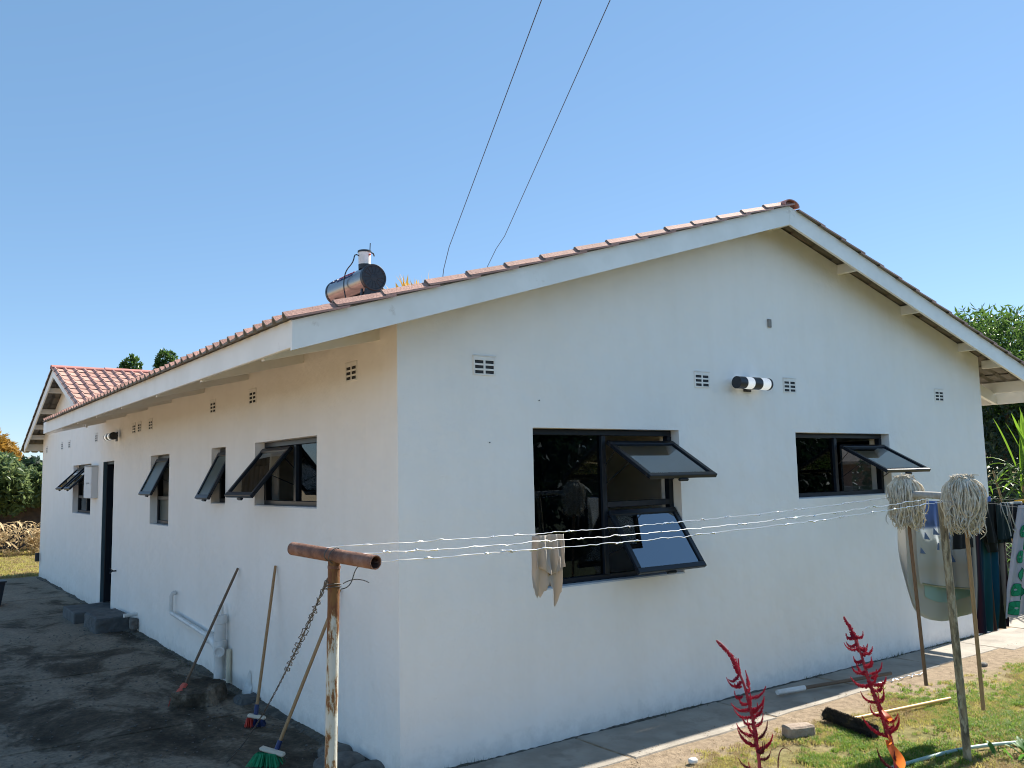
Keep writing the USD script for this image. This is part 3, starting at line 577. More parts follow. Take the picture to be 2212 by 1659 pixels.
# overhead cables
def cable(name, K, r, label, n=40): return single(name, tube(spline(K, n), r, 6), CABLE, label, 'cable', 60)
def drop(a, b, sag, n=14):
    t = np.linspace(0, 1, n)[:, None]; P = A_(a) + (A_(b) - A_(a)) * t; P[:, 2] -= (sag * 4 * t * (1 - t))[:, 0]; return [tuple(p) for p in P]
CA = A_([3.45, 4.80, 5.21]); CD = A_([1.94, .77, 6.32]) - CA
single('service_cable', tube(A_([(3.80, 5.75, 4.40), (3.66, 5.36, 4.95)] + drop(CA + CD * -.04, CA + CD * 3.6, .03, 30)), .0048, 6), CABLE, 'thin black overhead cable, the one meeting the roof closest to the tank', 'cable', 60)
CA = A_([4.78, 5.39, 5.61]); CD = A_([2.91, .89, 6.68]) - CA
single('service_cable', tube(A_([(5.15, 6.6, 4.3), (4.98, 6.22, 5.27), (4.86, 5.74, 5.50)] + drop(CA, CA + CD * 3.2, .03, 30)), .0048, 6), CABLE, 'thin black overhead cable with a kink at its lower end', 'cable', 60)

# ------------------------------------------------------------------ steps, blocks and stones in the yard
single('step', rough(fine(box(-.54, -.03, 8.56, 9.52, -.04, .155, .012), .04), .007, 12, 1), STEPM, 'wide dark concrete step below the back door', 'step')
single('step', rough(rough(fine(box(-.46, -.04, 7.45, 8.30, -.04, .205, .02), .035), .022, 7, 2), .008, 26, 12), STEPM, 'rough broken concrete step block closer to the drain pipe', 'step')
single('drain_block', rough(fine(trimesh.convex.convex_hull(A_([(-.68, 2.92, -.03), (-.36, 2.68, -.03), (-.16, 2.92, -.03), (-.30, 3.30, -.03), (-.55, 3.22, -.03), (-.69, 2.86, .13), (-.44, 2.69, .13), (-.20, 2.95, .15), (-.29, 3.28, .15), (-.52, 3.17, .14)])), .022), .022, 11, 3), CONC_Y, 'rough concrete kerb block around the drain at the foot of the waste pipe', 'concrete block')
single('drain_curb', rough(fine(box(-.20, -.0, 2.55, 2.74, -.02, .07, .02), .04), .03, 10, 4), STEPM, 'low crumbling drain curb against the long wall', 'concrete block')
pb = thing('plaster_shard', 'broken white plaster edge at the foot of the long wall beside the drain', 'plaster')
obj('shard', rough(fine(trimesh.convex.convex_hull(A_([(-.03, 2.84, .02), (-.005, 2.78, .02), (-.02, 2.92, .0), (-.005, 2.83, .26), (-.001, 2.87, .1), (-.06, 2.9, .03)])), .03), .01, 20, 5), PVC, pb)
def rock(name, c, s, seed, mat, label, cat='stone', ang=0, group=None):
    b = trimesh.creation.icosphere(subdivisions=3); v = b.vertices
    b.vertices = np.sign(v) * np.abs(v) ** .72; b.apply_scale(s); b = rough(b, .22 * min(s), 1.0 / max(s) * 1.3, seed); b = rough(b, .05 * min(s), 9 / max(s), seed + 1)
    b.apply_transform(trimesh.transformations.rotation_matrix(ang, (0, 0, 1))); b.apply_translation(c)
    return single(name, b, mat, label, cat, 50, group)
rock('stone', (-.20, .50, .03), (.17, .12, .06), 21, STONE, 'flat grey stone at the foot of the wall behind the rusty post')
rock('stone', (.0 - .07, .30, .02), (.12, .09, .045), 22, STONE, 'small grey stone right at the house corner')
rock('stone', (-.10, .78, .02), (.12, .10, .05), 23, STONE, 'grey stone closest to the broom with green bristles')
bk = rough(fine(box(-.115, .115, -.055, .055, 0, .085, .012), .03), .006, 18, 8); bk.apply_transform(trimesh.transformations.rotation_matrix(-.32, (0, 0, 1))); bk.apply_translation((2.75, -1.02, -.005))
single('brick', bk, BRICKM, 'loose brown brick lying on the lawn beside the red plants', 'brick')
bn = thing('bin', 'dark bin standing in the yard at the edge of the picture', 'bin')
obj('body', trimesh.convex.convex_hull(A_([(x, y, z) for x, y, z in [(-1.42, 11.35, .02), (-1.17, 11.35, .02), (-1.17, 11.6, .02), (-1.42, 11.6, .02), (-1.47, 11.3, .40), (-1.12, 11.3, .40), (-1.12, 11.65, .40), (-1.47, 11.65, .40)]])), BLACKP, bn)
obj('rim', [box(-1.49, -1.10, 11.28, 11.67, .40, .425, .006)], BLACKP, bn)
single('pipe_end', tube([(-.06, 16.12, .34), (-.06, 16.12, .52)], .045, 10), BLACKP, 'dark pipe end on the far corner of the house', 'pipe')

# ------------------------------------------------------------------ brooms leaning on the wall
def broom(name, foot, top, mat, r, label):
    t = thing(name, label, 'broom'); foot, top = A_(foot, float), A_(top, float)
    n = 10; P = foot + (top - foot) * np.linspace(0, 1, n)[:, None]
    obj('handle', tube(P, np.r_[np.full(n - 1, r), r * .9], 10), mat, t, smooth=50); return t, foot, (top - foot) / np.linalg.norm(top - foot)
def bristles(c, a, w, d, h, mat, parent, n=420, splay=.25, name='bristles'):
    """c: centre of the head, a: unit direction across; bristles point down"""
    a = A_(a, float); b = np.cross([0, 0, 1.], a); out = []
    for _ in range(n):
        u, v = rng.uniform(-1, 1, 2); p = c + a * u * w / 2 + b * v * d / 2; e = p + A_([0, 0, -h]) + a * u * splay * h + b * v * splay * h + rng.normal(0, .004, 3)
        e[2] = max(e[2], .012); s = A_([math.cos(_), math.sin(_), 0]) * .003
        out.append(T([p - s, p + s, e + s * .8, e - s * .8], [(0, 1, 2), (0, 2, 3)]))
    return obj(name, out, mat, parent)
t, f, d = broom('broom', (-.50, 3.10, .16), (-.018, 3.17, 1.13), WOODD, .0125, 'broom with a dark pole and red head leaning behind the drain block')
h0 = A_([-.60, 3.02, .10]); obj('head', beam(h0 + A_([-.04, -.14, 0]), h0 + A_([.10, .12, .03]), .06, .05, c=.015), RED, t); bristles(h0 + A_([0, 0, -.02]), (.5, .86, 0), .22, .05, .07, RED, t, 150)
t, f, d = broom('broom', (-.295, 1.86, .10), (-.018, 2.19, 1.22), WOOD, .0125, 'broom with a brown pole and red, blue and white head')
h0 = A_([-.30, 1.845, .075]); obj('collar', tube([f - d * .02, f + d * .07], .018, 10), BLUE, t)
obj('head', beam(h0 + A_([-.055, .035, .022]), h0 + A_([.065, -.04, -.008]), .045, .028, c=.01), WBRIS, t); bristles(h0 + A_([-.045, .02, .0]), (.84, -.54, 0), .04, .05, .06, RED, t, 150); bristles(h0 + A_([.02, -.015, -.008]), (.84, -.54, 0), .07, .05, .06, BLUE, t, 200)
t, f, d = broom('broom', (-.50, .86, .10), (-.018, .88, 1.14), WOOD, .0125, 'broom with green bristles leaning behind the rusty post')
h0 = A_([-.54, .86, .085]); obj('collar', tube([f - d * .02, f + d * .06], .018, 10), BLUE, t)
obj('head', beam(h0 + A_([-.055, .06, .03]), h0 + A_([.07, -.07, -.012]), .05, .028, c=.01), WBRIS, t); bristles(h0 + A_([-.03, .01, .0]), (.7, -.7, 0), .15, .06, .08, GREEN, t, 420, .5)

# ------------------------------------------------------------------ washing line: posts, wires
def lerp(a, b, t): return A_(a) + (A_(b) - A_(a)) * t
p1 = thing('washing_line_post', 'rusty steel pipe post with cross bar in front of the long wall', 'washing line post')
obj('post', tube(lerp((-1.295, -1.79, -.1), (-1.255, -1.77, 1.615), np.linspace(0, 1, 30)[:, None]), .0248, 18, jit=.015), RUST, p1, smooth=60)
bar = lerp((-1.315, -1.47, 1.652), (-1.195, -2.03, 1.620), np.linspace(0, 1, 14)[:, None])
obj('cross_bar', [tube(bar, .0285, 20, caps=False), tube(bar[::-1], .0245, 20, caps=False)] + [lathe([(0, .0245), (0, .0285)], bar[-1], bar[-1] - bar[0], 20), lathe([(0, .0285), (0, .0245)], bar[0], bar[-1] - bar[0], 20)], RUSTY, p1, smooth=50)
obj('weld', tube([(-1.2555, -1.77, 1.583), (-1.255, -1.77, 1.594)], .0275, 14), RUSTY, p1)
obj('weld', tube([(-1.279, -1.782, .655), (-1.278, -1.782, .668)], .0285, 14), RUSTY, p1)
def coil(c, axis, r, turns, wr, step):
    c, axis = A_(c, float), A_(axis, float); axis /= np.linalg.norm(axis); n = np.cross(axis, [.3, .2, .9]); n /= np.linalg.norm(n); b = np.cross(axis, n)
    a = np.linspace(0, turns * 2 * math.pi, int(turns * 18)); return tube([c + axis * step * q / (2 * math.pi) + r * (1 + .06 * math.sin(3 * q)) * (math.cos(q) * n + math.sin(q) * b) for q in a], wr, 5)
ties = [coil((-1.258, -1.77, 1.50), (.1, .2, 1), .030, 2.3, .0022, .011), coil((-1.255, -1.80, 1.63), (-.2, 1, .3), .032, 1.6, .0024, .03), coil((-1.285, -1.787, .62), (.2, .1, 1), .031, 1.7, .0025, .016),
        tube(spline([(-1.24, -1.80, 1.50), (-1.20, -1.82, 1.53), (-1.19, -1.83, 1.57), (-1.16, -1.86, 1.60)], 14), .0022, 5), tube(spline([(-1.225, -1.79, 1.52), (-1.18, -1.81, 1.535), (-1.13, -1.84, 1.52)], 10), .002, 5),
        tube(spline([(-1.31, -1.76, .63), (-1.335, -1.70, .60), (-1.35, -1.64, .56)], 8), .0035, 5, jit=.5), tube(spline([(-1.33, -1.71, .60), (-1.345, -1.71, .64), (-1.36, -1.69, .68)], 8), .0018, 5)]
obj('tie_wire', ties, WIRED, p1)

p2 = thing('washing_line_post', 'weathered grey pipe post with cross bar carrying two mops', 'washing line post')
obj('post', tube(lerp((3.115, -2.075, -.1), (2.965, -2.10, 1.715), np.linspace(0, 1, 30)[:, None]), .0255, 18, jit=.012), GREYP, p2, smooth=60)
bar2 = lerp((3.19, -1.66, 1.76), (2.86, -2.36, 1.745), np.linspace(0, 1, 12)[:, None])
GREYBAR = M('grey_bar', (.42, .41, .39), (.30, .28, .25), 20, .6)
obj('cross_bar', [tube(bar2, .024, 20, caps=False), tube(bar2[::-1], .019, 20, caps=False), lathe([(0, .010), (0, .030)], bar2[-1], bar2[-1] - bar2[0], 20), lathe([(-.05, .0245), (-.045, .030), (0, .030)], bar2[-1], bar2[-1] - bar2[0], 20), lathe([(0, .024), (0, .019)], bar2[0], bar2[-1] - bar2[0], 20)], GREYBAR, p2, smooth=50)
obj('end_ring', [lathe([(.001, .012), (.006, .012), (.006, .030), (.001, .031)], bar2[-1], bar2[-1] - bar2[0], 22), lathe([(-.06, .0), (-.06, .019)], bar2[-1], bar2[-1] - bar2[0], 22)], BLACKP, p2)

def wire(name, a, b, sag, r, label, knots=14, seed=0, mat=WIRE, sub=120, group=None, wob=.004):
    q = np.random.default_rng(seed); t = np.linspace(0, 1, sub); a, b = A_(a, float), A_(b, float); P = a + (b - a) * t[:, None]; P[:, 2] -= sag * 4 * t * (1 - t)
    nz = np.cumsum(q.normal(0, 1, (sub, 2)), 0); nz -= nz[0] + (nz[-1] - nz[0]) * t[:, None]; nz -= 0.0
    w = q.normal(0, 1, (sub, 2)); P[:, 1:] += w * wob * .45 + nz * wob * .12
    w_ = thing(name, label, 'wire', group=group)
    obj('strand', tube(P, r, 5), mat, w_, smooth=60)
    for k in range(knots):
        i = q.integers(4, sub - 4); d = (P[i + 1] - P[i]); d /= np.linalg.norm(d); L = q.uniform(.008, .03)
        K = [P[i] - d * L, P[i] - d * L * .5 + q.normal(0, .002, 3), P[i] + A_([0, 0, .002]), P[i] + d * L * .6 + q.normal(0, .002, 3), P[i] + d * L]
        obj('twist', tube(K, r * q.uniform(1.3, 2.1), 5), mat, w_, smooth=60)
    return P
wire('wire_line', (-1.24, -1.60, 1.66), (3.165, -1.70, 1.74), .035, .0019, 'bright twisted wire running from the middle of the rusty bar, highest of the three', 26, 1)
wire('wire_line', (-1.20, -1.86, 1.645), (3.02, -2.02, 1.735), .040, .0019, 'bright twisted wire in the middle of the three washing line wires', 26, 2)
wire('wire_line', (-1.19, -2.01, 1.62), (2.90, -2.28, 1.735), .035, .0020, 'bright twisted wire from the open end of the rusty bar, lowest of the three', 32, 3)
LW = wire('wire_line', (2.87, -2.33, 1.73), (7.6, -2.2, 1.66), .13, .0017, 'thin wire running on past the mops from the black ringed pipe end', 4, 4, WIRED)
LF = wire('wire_line', (3.18, -1.66, 1.74), (7.6, -2.08, 1.70), .06, .0017, 'thin wire holding the pale towel behind the grey post', 4, 5, WIRED)
LM = wire('wire_line', (3.04, -1.96, 1.735), (7.6, -1.95, 1.62), .085, .0022, 'thin wire carrying the dark clothes', 4, 6, WIRED)
cg = thing('guy_wire', 'twisted guy wire running from the rusty post down to the yard floor', 'wire')
G0, G1 = A_([-1.265, -1.745, 1.555]), A_([-.62, 1.80, -.02])
G1 = A_([-.76, 1.13, .0]); tt = np.linspace(0, 1, 90)[:, None]; GP = G0 + (G1 - G0) * tt; GP[:, 2] -= (.10 * 4 * tt * (1 - tt))[:, 0]
hel = lambda ph, rr: GP + rr * np.stack([np.cos(tt[:, 0] * 170 + ph), 0 * tt[:, 0], np.sin(tt[:, 0] * 170 + ph)], 1)
obj('strand', [tube(hel(0, .004), .0024, 5), tube(hel(3.1, .004), .0024, 5)], WIRED, cg)
lk = []
for k in range(13):
    i = 2 + k * 2; c = GP[i]; d = GP[i + 1] - GP[i]; d /= np.linalg.norm(d); n = np.cross(d, [1, 0, .2 * k]); n /= np.linalg.norm(n); b = np.cross(d, n); L = rng.uniform(.022, .04); w = rng.uniform(.008, .016)
    lk.append(tube([c + d * L * math.cos(q) + n * w * math.sin(q) + rng.normal(0, .0025, 3) for q in np.linspace(0, 2 * math.pi * 1.1, 16)], .0022, 5))
obj('loops', lk, WIRED, cg)

# ------------------------------------------------------------------ mops hung over the bar
WOODR = M('red_brown_wood', (.22, .115, .055), (.15, .08, .04), 30, .6, stretch=(8, 8, 1))
def mop(c, handle_to, label, seed, n=620):
    q = np.random.default_rng(seed); t = thing('mop', label, 'mop'); c = A_(c, float)
    S = []
    for k in range(n):
        a = q.uniform(0, 2 * math.pi); rr = q.uniform(.25, 1.) ** .6; out = A_([math.cos(a), math.sin(a), 0]) * A_([.092, .108, 0]) * rr * q.uniform(.85, 1.1)
        L = q.uniform(.13, .25); top = .115 * (1.1 - rr ** 2) + .015; s0 = c + out * .25 + A_([0, 0, .115]) + q.normal(0, .02, 3) * [1, 1, .3]
        K = [s0, c + out * .68 + A_([0, 0, .112 * math.sqrt(max(0., 1.05 - .45 * rr * rr))]), c + out * 1.0 + A_([0, 0, .045]) + q.normal(0, .008, 3), c + out * 1.06 + A_([0, 0, -L * .42]) + q.normal(0, .013, 3), c + out * .98 + A_([0, 0, -L * .75]) + q.normal(0, .015, 3), c + out * .9 + A_([0, 0, -L]) + q.normal(0, .018, 3)]
        P = spline(K, 16); P += np.cumsum(q.normal(0, .0016, P.shape), 0); S.append(tube(P, np.r_[np.full(14, .0041), .0036, .002], 3))
    obj('yarn', S, YARN, t, smooth=60)
    P = lerp(c + A_([0, 0, .03]), handle_to, np.linspace(0, 1, 8)[:, None]); obj('handle', tube(P, .0125, 10), WOOD if seed > 1 else WOODR, t, smooth=50)
    obj('socket', tube([P[0], P[0] * .86 + P[1] * .14], .02, 10), BLUE if False else WOODD, t); return t
mop((3.165, -1.735, 1.765), (3.15, -1.80, .435), 'grey string mop hung on the far end of the bar, left of the grey post', 1)
mop((2.895, -2.285, 1.765), (2.915, -2.30, .41), 'grey string mop hung beside the black ringed pipe end', 2, 680)

# ------------------------------------------------------------------ laundry
def sheet(fn, nu, nv, th=.0025):
    """closed cloth from a surface function fn(u, v) -> point, both faces"""
    u, v = np.meshgrid(np.linspace(0, 1, nu), np.linspace(0, 1, nv), indexing='ij'); P = fn(u, v).reshape(-1, 3)
    i = np.arange(nu * nv).reshape(nu, nv); F = np.vstack([np.stack([i[:-1, :-1], i[1:, :-1], i[1:, 1:]], -1).reshape(-1, 3), np.stack([i[:-1, :-1], i[1:, 1:], i[:-1, 1:]], -1).reshape(-1, 3)])
    m = T(P, F); N = m.vertex_normals; n = len(P)
    rim = np.r_[i[:, 0], i[-1, 1:], i[-2::-1, -1], i[0, -2:0:-1]]; R = []
    for a, b in zip(rim, np.roll(rim, -1)): R += [(a, a + n, b + n), (a, b + n, b)]
    uv = np.stack([u.ravel(), v.ravel()], 1)
    return T(np.vstack([P + N * th / 2, P - N * th / 2]), np.vstack([F, F[:, ::-1] + n, R])), np.vstack([uv, uv])
def folds(u, v, amp, fr, ph, s=0): return amp * (np.sin(u * fr + ph + 1.2 * np.sin(v * 3 + ph)) + .5 * np.sin(u * fr * 2.3 + 2 * ph + v * 2)) + .4 * amp * (meshkit.fbm(np.stack([u * 5, v * 4, 0 * u + s], -1), 3, s) - .5) * 2
# towel: front fall and the rounded pouch
def towel_outline(u, v):
    x = 3.27 + (1.0 + .03 * (v - .5)) * u; zb = .79 + .34 * np.abs(2 * u - 1) ** 4.0 + .04 * u; zt = 1.70 - .02 * np.sin(u * math.pi) + .0 * u
    return x, zt + (zb - zt) * v
def towel_fn(off, amp, ph):
    def fn(u, v):
        x, z = towel_outline(u, v); y = -1.645 - .115 * u + off * (.25 + .75 * np.sin(np.clip(v, 0, 1) * math.pi * .92)) + folds(u, v, amp, 11, ph, 3) * (.35 + .65 * v); return np.stack([x + .012 * np.sin(u * 17 + v * 3), y, z], -1)
    return fn
tcol = [(0, (.20, .29, .52)), (.21, (.25, .35, .57)), (.235, (.84, .90, .95)), (.46, (.84, .88, .92)), (.54, (.80, .79, .76)), (.66, (.82, .81, .80)), (1, (.80, .79, .77))]
tw = thing('towel', 'pale towel with blue top and blue triangles hanging behind the grey post', 'towel')
CT = CLOTH('towel_cloth', (.6, .6, .58), .58, ramp=tcol, axis='y'); CP = CLOTH('towel_pouch', (.72, .72, .71), .5)
def zuv(m): return np.stack([m.vertices[:, 0] * 0 + .5, np.clip((1.70 - m.vertices[:, 2]) / .91, 0, 1)], 1)
m, uv = sheet(towel_fn(-.01, .012, 2.), 60, 46); obj('pouch', m, CP, tw, True)
m, uv = sheet(towel_fn(.05, .012, 1.), 50, 40); obj('back_fall', m, CP, tw, True)
def front_fn(u, v):
    sk = .105 * u
    zt_ = 1.705 - .02 * np.sin(u * math.pi); zb_ = 1.10 - .06 * u - .04 * np.sin(u * 3.0); x = 3.36 + .90 * u + .02 * v * (u - .5)
    y = -1.70 + folds(u, v, .012, 12, .4, 3) * (.35 + .65 * v) - .07 * np.exp(-((u - .50) / .028) ** 2) * np.clip(v * 4, 0, 1) - .045 * np.exp(-((u - .25) / .022) ** 2) * np.clip(v * 4, 0, 1) - .05 * np.exp(-((u - .90) / .03) ** 2) * np.clip(v * 4, 0, 1) + .03 * np.exp(-((u - .535) / .02) ** 2)
    return np.stack([x, np.minimum(y, -1.685) - sk, zt_ + (zb_ - zt_) * v], -1)
m, uv = sheet(front_fn, 110, 50); obj('front_fall', m, CT, tw, True, uv=zuv(m))
us = np.linspace(.02, .98, 60); obj('hem', tube(front_fn(us, us * 0 + .985) + A_([0, -.004, 0]), .0045, 5), CLOTH('towel_hem', (.34, .36, .28), .2), tw)
pf = towel_fn(-.01, .012, 2.)
def aqua_fn(u, v):
    P = pf(.17 + .66 * u, .66 + .17 * v + .02 * np.sin(u * 3.1)); P[..., 1] -= .007; return P
m, uv = sheet(aqua_fn, 40, 10, .0015); obj('printed_band', m, CLOTH('aqua_print', (.58, .78, .78), .5), tw, True)
for (uu, vv, s_) in [(.10, .42, .055), (.24, .53, .055), (.20, .36, .05), (.37, .40, .055), (.42, .66, .055), (.56, .69, .06), (.62, .56, .055), (.74, .62, .055), (.80, .80, .055), (.72, .40, .05), (.92, .52, .05), (.05, .60, .045)]:
    q = A_([(-.5, .5), (.5, .5), (-.35, -.6)]) * [s_ / .9, s_ / .7] + [uu, vv]
    q = np.clip(q, .01, .99); P = front_fn(q[:, 0], q[:, 1]) + A_([0, -.009, 0]); P2 = P + A_([0, .002, 0])
    obj('printed_triangle', T(np.vstack([P, P2]), [(0, 1, 2), (5, 4, 3), (0, 3, 4), (0, 4, 1), (1, 4, 5), (1, 5, 2), (2, 5, 3), (2, 3, 0)]), M('blue_print', (.13, .20, .36), rough=.9) if 'blue_print' not in MATS else MATS['blue_print'], tw)
def hang(x0, x1, y, zt, zb, amp, fr, ph, slant=0., bottom=None, taper=0., off=0.):
    def fn(u, v):
        w = (x1 - x0); x = x0 + w * (.5 + (u - .5) * (1 - taper * (1 - v))) + slant * v
        b = zb if bottom is None else bottom(u); z = zt + (b - zt) * v; yy_ = y + off * v + folds(u, v, amp, fr, ph, 7) * (.25 + .75 * v); return np.stack([x, yy_, z], -1)
    return fn
def laundry(name, label, cat, pieces, group=None):
    t = thing(name, label, cat, group=group)
    for nm, fn, mat, nu, nv in pieces:
        m, uv = sheet(fn, nu, nv); obj(nm, m, mat, t, True, uv=uv)
    return t
BLK = CLOTH('black_cloth', (.012, .015, .018), .05); BLK2 = CLOTH('dark_teal_cloth', (.012, .028, .035), .06)
def lw(x): i = np.argmin(np.abs(LM[:, 0] - x)); return LM[i, 2]
zt = lw(3.9) + .004
stripe = [(0, (.02, .03, .05)), (.06, (.45, .44, .42)), (.075, (.02, .015, .03)), (.13, (.055, .02, .035)), (.16, (.015, .02, .04)), (.30, (.015, .05, .09)), (.33, (.015, .09, .11)), (.44, (.015, .07, .10)), (.46, (.16, .09, .06)), (.49, (.05, .02, .03)), (.53, (.16, .09, .06)), (.55, (.01, .07, .11)), (.68, (.01, .08, .15)), (.72, (.02, .02, .025)), (.80, (.02, .03, .03)), (.82, (.16, .09, .06)), (.85, (.015, .03, .035)), (.93, (.40, .39, .37)), (.95, (.035, .015, .03)), (1, (.02, .015, .03))]
ST = CLOTH('striped_cloth', (.02, .04, .06), .12, ramp=stripe, axis='x')
laundry('striped_cloth', 'long dark cloth with blue, maroon and white stripes hanging to the ground', 'cloth', [('fall', hang(3.66, 4.14, -1.95, zt - .02, .745, .020, 22, .3, slant=-.06), ST, 80, 30), ('back_fall', hang(3.90, 4.22, -1.90, zt - .02, .80, .018, 18, 1.3, slant=-.04), ST, 60, 24)])
laundry('dark_trousers', 'black trousers hanging with their leg folded over the wire beside the mop', 'trousers', [('leg', hang(3.64, 3.81, -1.985, zt + .012, 1.31, .014, 8, .2, slant=.16, taper=-.1), BLK, 24, 24), ('leg', hang(3.70, 3.90, -2.0, zt + .01, 1.38, .012, 9, 1.2, slant=.06), BLK, 22, 18), ('waist', hang(3.36, 3.62, -1.96, zt + .01, 1.36, .012, 9, 2.2), BLK, 22, 18)])
sh_ = laundry('dark_shorts', 'dark teal shorts with white drawstrings on the wire', 'shorts', [('leg', hang(3.86, 4.12, -1.985, zt - .01, 1.37, .014, 14, .7, slant=.04), BLK2, 30, 20), ('leg', hang(3.88, 4.10, -2.02, zt - .006, 1.40, .012, 12, 1.7), BLK2, 30, 18)])
WS = CLOTH('white_cord', (.55, .58, .62), .1)
for k, K in enumerate(([(3.90, -2.045, zt), (3.92, -2.055, zt - .08), (4.0, -2.05, zt - .20), (4.01, -2.05, zt - .25)], [(4.0, -2.05, zt), (4.03, -2.055, zt - .10), (4.11, -2.05, zt - .24), (4.05, -2.05, zt - .20)], [(3.95, -2.05, zt), (3.97, -2.055, zt - .06), (3.98, -2.05, zt - .10)])): obj('drawstring', tube(spline(K, 16), .0035, 5), WS, sh_)
wb = laundry('dark_waistband', 'folded black garment with a small white print on the wire', 'clothes', [('fold', hang(4.04, 4.46, -2.01, zt - .02, 1.415, .010, 16, .9), BLK, 34, 16)])
obj('print', [tube([(4.14 + .028 * k, -2.038, 1.515 + .012 * (k % 2)), (4.155 + .028 * k, -2.038, 1.495 + .02 * ((k + 1) % 2)), (4.165 + .028 * k, -2.038, 1.51)], .0032, 4) for k in range(4)], WS, wb)
WC = CLOTH('white_lime_cloth', (.60, .58, .64), .3)
lf = hang(4.12, 4.72, -2.06, zt - .03, .845, .022, 20, .5, slant=-.30, taper=.12); lc = laundry('printed_wrap', 'white cloth printed with green citrus slices at the edge of the picture', 'cloth', [('fall', lf, WC, 60, 30)])
GP_ = M('green_print', (.006, .22, .09), rough=.9); BPm = M('dark_print', (.004, .05, .03), rough=.9)
for (uu, vv, s) in [(.16, .24, .05), (.34, .36, .055), (.15, .47, .05), (.24, .63, .058), (.13, .76, .05), (.32, .80, .055), (.16, .92, .055), (.55, .55, .055), (.55, .90, .055), (.62, .22, .05), (.80, .40, .055), (.82, .75, .055)]:
    a = np.linspace(0, 2 * math.pi, 25)[:-1]; ring = lambda r_: np.stack([uu + r_ / .56 * np.cos(a), vv + r_ / .9 * np.sin(a)], 1)
    def onto(q, o): P = lf(np.clip(q[:, 0], .005, .995), np.clip(q[:, 1], .005, .995)); P[:, 1] -= o; return P
    def disc(r0, r1, o):
        rs = np.linspace(r0, r1, 6); V = np.vstack([onto(ring(r_), o) for r_ in rs]); n = len(a); F = []
        for q_ in range(5):
            for j in range(n): F += [(q_ * n + j, q_ * n + (j + 1) % n, (q_ + 1) * n + (j + 1) % n), (q_ * n + j, (q_ + 1) * n + (j + 1) % n, (q_ + 1) * n + j)]
        return T(V, F)
    g = obj('citrus_print', [disc(.008, s, .0055)], GP_, lc)
    obj('print_rim', [disc(s * .95, s * 1.02, .0068)] + [tube(onto(A_([[uu + .012 / .56 * math.cos(q), vv + .012 / .9 * math.sin(q)], [uu + s * .9 / .56 * math.cos(q), vv + s * .9 / .9 * math.sin(q)]]), .0068), .0011, 4) for q in np.arange(7) * .9], BPm, g)
laundry('white_garment', 'rolled white garment laid over the wire beside the yellow one', 'clothes', [('roll', hang(4.04, 4.36, -1.99, zt - .005, zt - .05, .006, 9, .2), CLOTH('white_cloth', (.7, .68, .6), .2), 26, 6)])
laundry('yellow_garment', 'bright yellow garment folded over the wire at the picture edge', 'clothes', [('roll', hang(4.27, 4.8, -1.98, zt + .005, zt - .055, .008, 9, 1.2), CLOTH('yellow_cloth', (.75, .42, .01), .2), 26, 8)])
# rag on the wires
rgc = CLOTH('rag_cloth', (.60, .53, .47), .25)
rf = lambda x0, x1, y, zb, ph, bt: hang(x0, x1, y, 1.652, zb, .016, 9, ph, bottom=bt)
laundry('rag', 'torn off-white rag hanging over the wires in front of the large window', 'rag', [('fall', rf(-.185, -.015, -1.725, 1.3, .4, lambda u: np.interp(u, [0, .12, .28, .42, .55, .7, .86, 1.], [1.40, 1.355, 1.352, 1.40, 1.42, 1.375, 1.285, 1.37]) + .008 * np.sin(u * 60)), rgc, 30, 26), ('over_fall', rf(-.175, -.055, -1.745, 1.5, 1.4, lambda u: 1.475 + .02 * np.sin(u * 5 + 1)), rgc, 24, 14), ('side_fall', rf(-.07, .0, -1.735, 1.45, 2.4, lambda u: 1.46 + .03 * u), rgc, 16, 14)])

# ------------------------------------------------------------------ things on the lawn
lb = thing('yard_broom', 'yard broom with dark bristle head and yellow pole lying on the lawn', 'broom')
HA, HB = A_([3.26, -.90, .045]), A_([3.10, -1.42, .045]); hx = (HB - HA) / np.linalg.norm(HB - HA); hn = np.cross([0, 0, 1.], hx); BR = []
for k in range(4500):
    p = HA + (HB - HA) * rng.random(); a = rng.uniform(0, 2 * math.pi); dd_ = hn * math.cos(a) + A_([0, 0, 1.]) * math.sin(a); e = p + dd_ * rng.uniform(.035, .06) + hx * rng.normal(0, .006); e[2] = max(e[2], .004); s = hx * .0025
    BR.append(T([p - s, p + s, e + s, e - s], [(0, 1, 2), (0, 2, 3)]))
obj('bristles', BR, DBRIS, lb); obj('head', tube(lerp(HA, HB, np.linspace(0, 1, 12)[:, None]), .036, 12, jit=.08), DBRIS, lb)
obj('handle', tube(lerp((3.19, -1.126, .055), (4.47, -1.25, .03), np.linspace(0, 1, 8)[:, None]), .0135, 10), YPOLE, lb, smooth=50)
pl = thing('pole', 'dark pole with a white end lying on the slabs along the gable wall', 'pole')
obj('shaft', tube([(3.84, -.29, .042), (4.9, -.47, .04)], .016, 10), WOODD, pl, smooth=50); obj('white_end', tube([(3.53, -.24, .043), (3.84, -.29, .043)], .022, 12), PVC, pl, smooth=50)
wt = np.linspace(0, 1, 60); single('loose_wire', tube(np.stack([4.35 + .9 * wt, -.53 - .07 * wt + .012 * np.sin(wt * 40), .015 + .006 * np.sin(wt * 55)], 1), .005, 5, jit=.4), WIRE, 'twisted bright wire lying on the sand below the towel', 'wire')
single('hose', tube(spline([(1.3, -1.70, .016), (2.0, -1.80, .016), (2.6, -1.86, .018), (2.97, -1.90, .02), (3.27, -1.945, .018), (3.46, -2.0, .018), (3.75, -2.13, .018), (4.2, -2.30, .016), (5.2, -2.5, .016), (6.4, -2.45, .016)], 80), .0125, 10), HOSE, 'pale green garden hose lying across the lawn past the grey post', 'hose', 60)

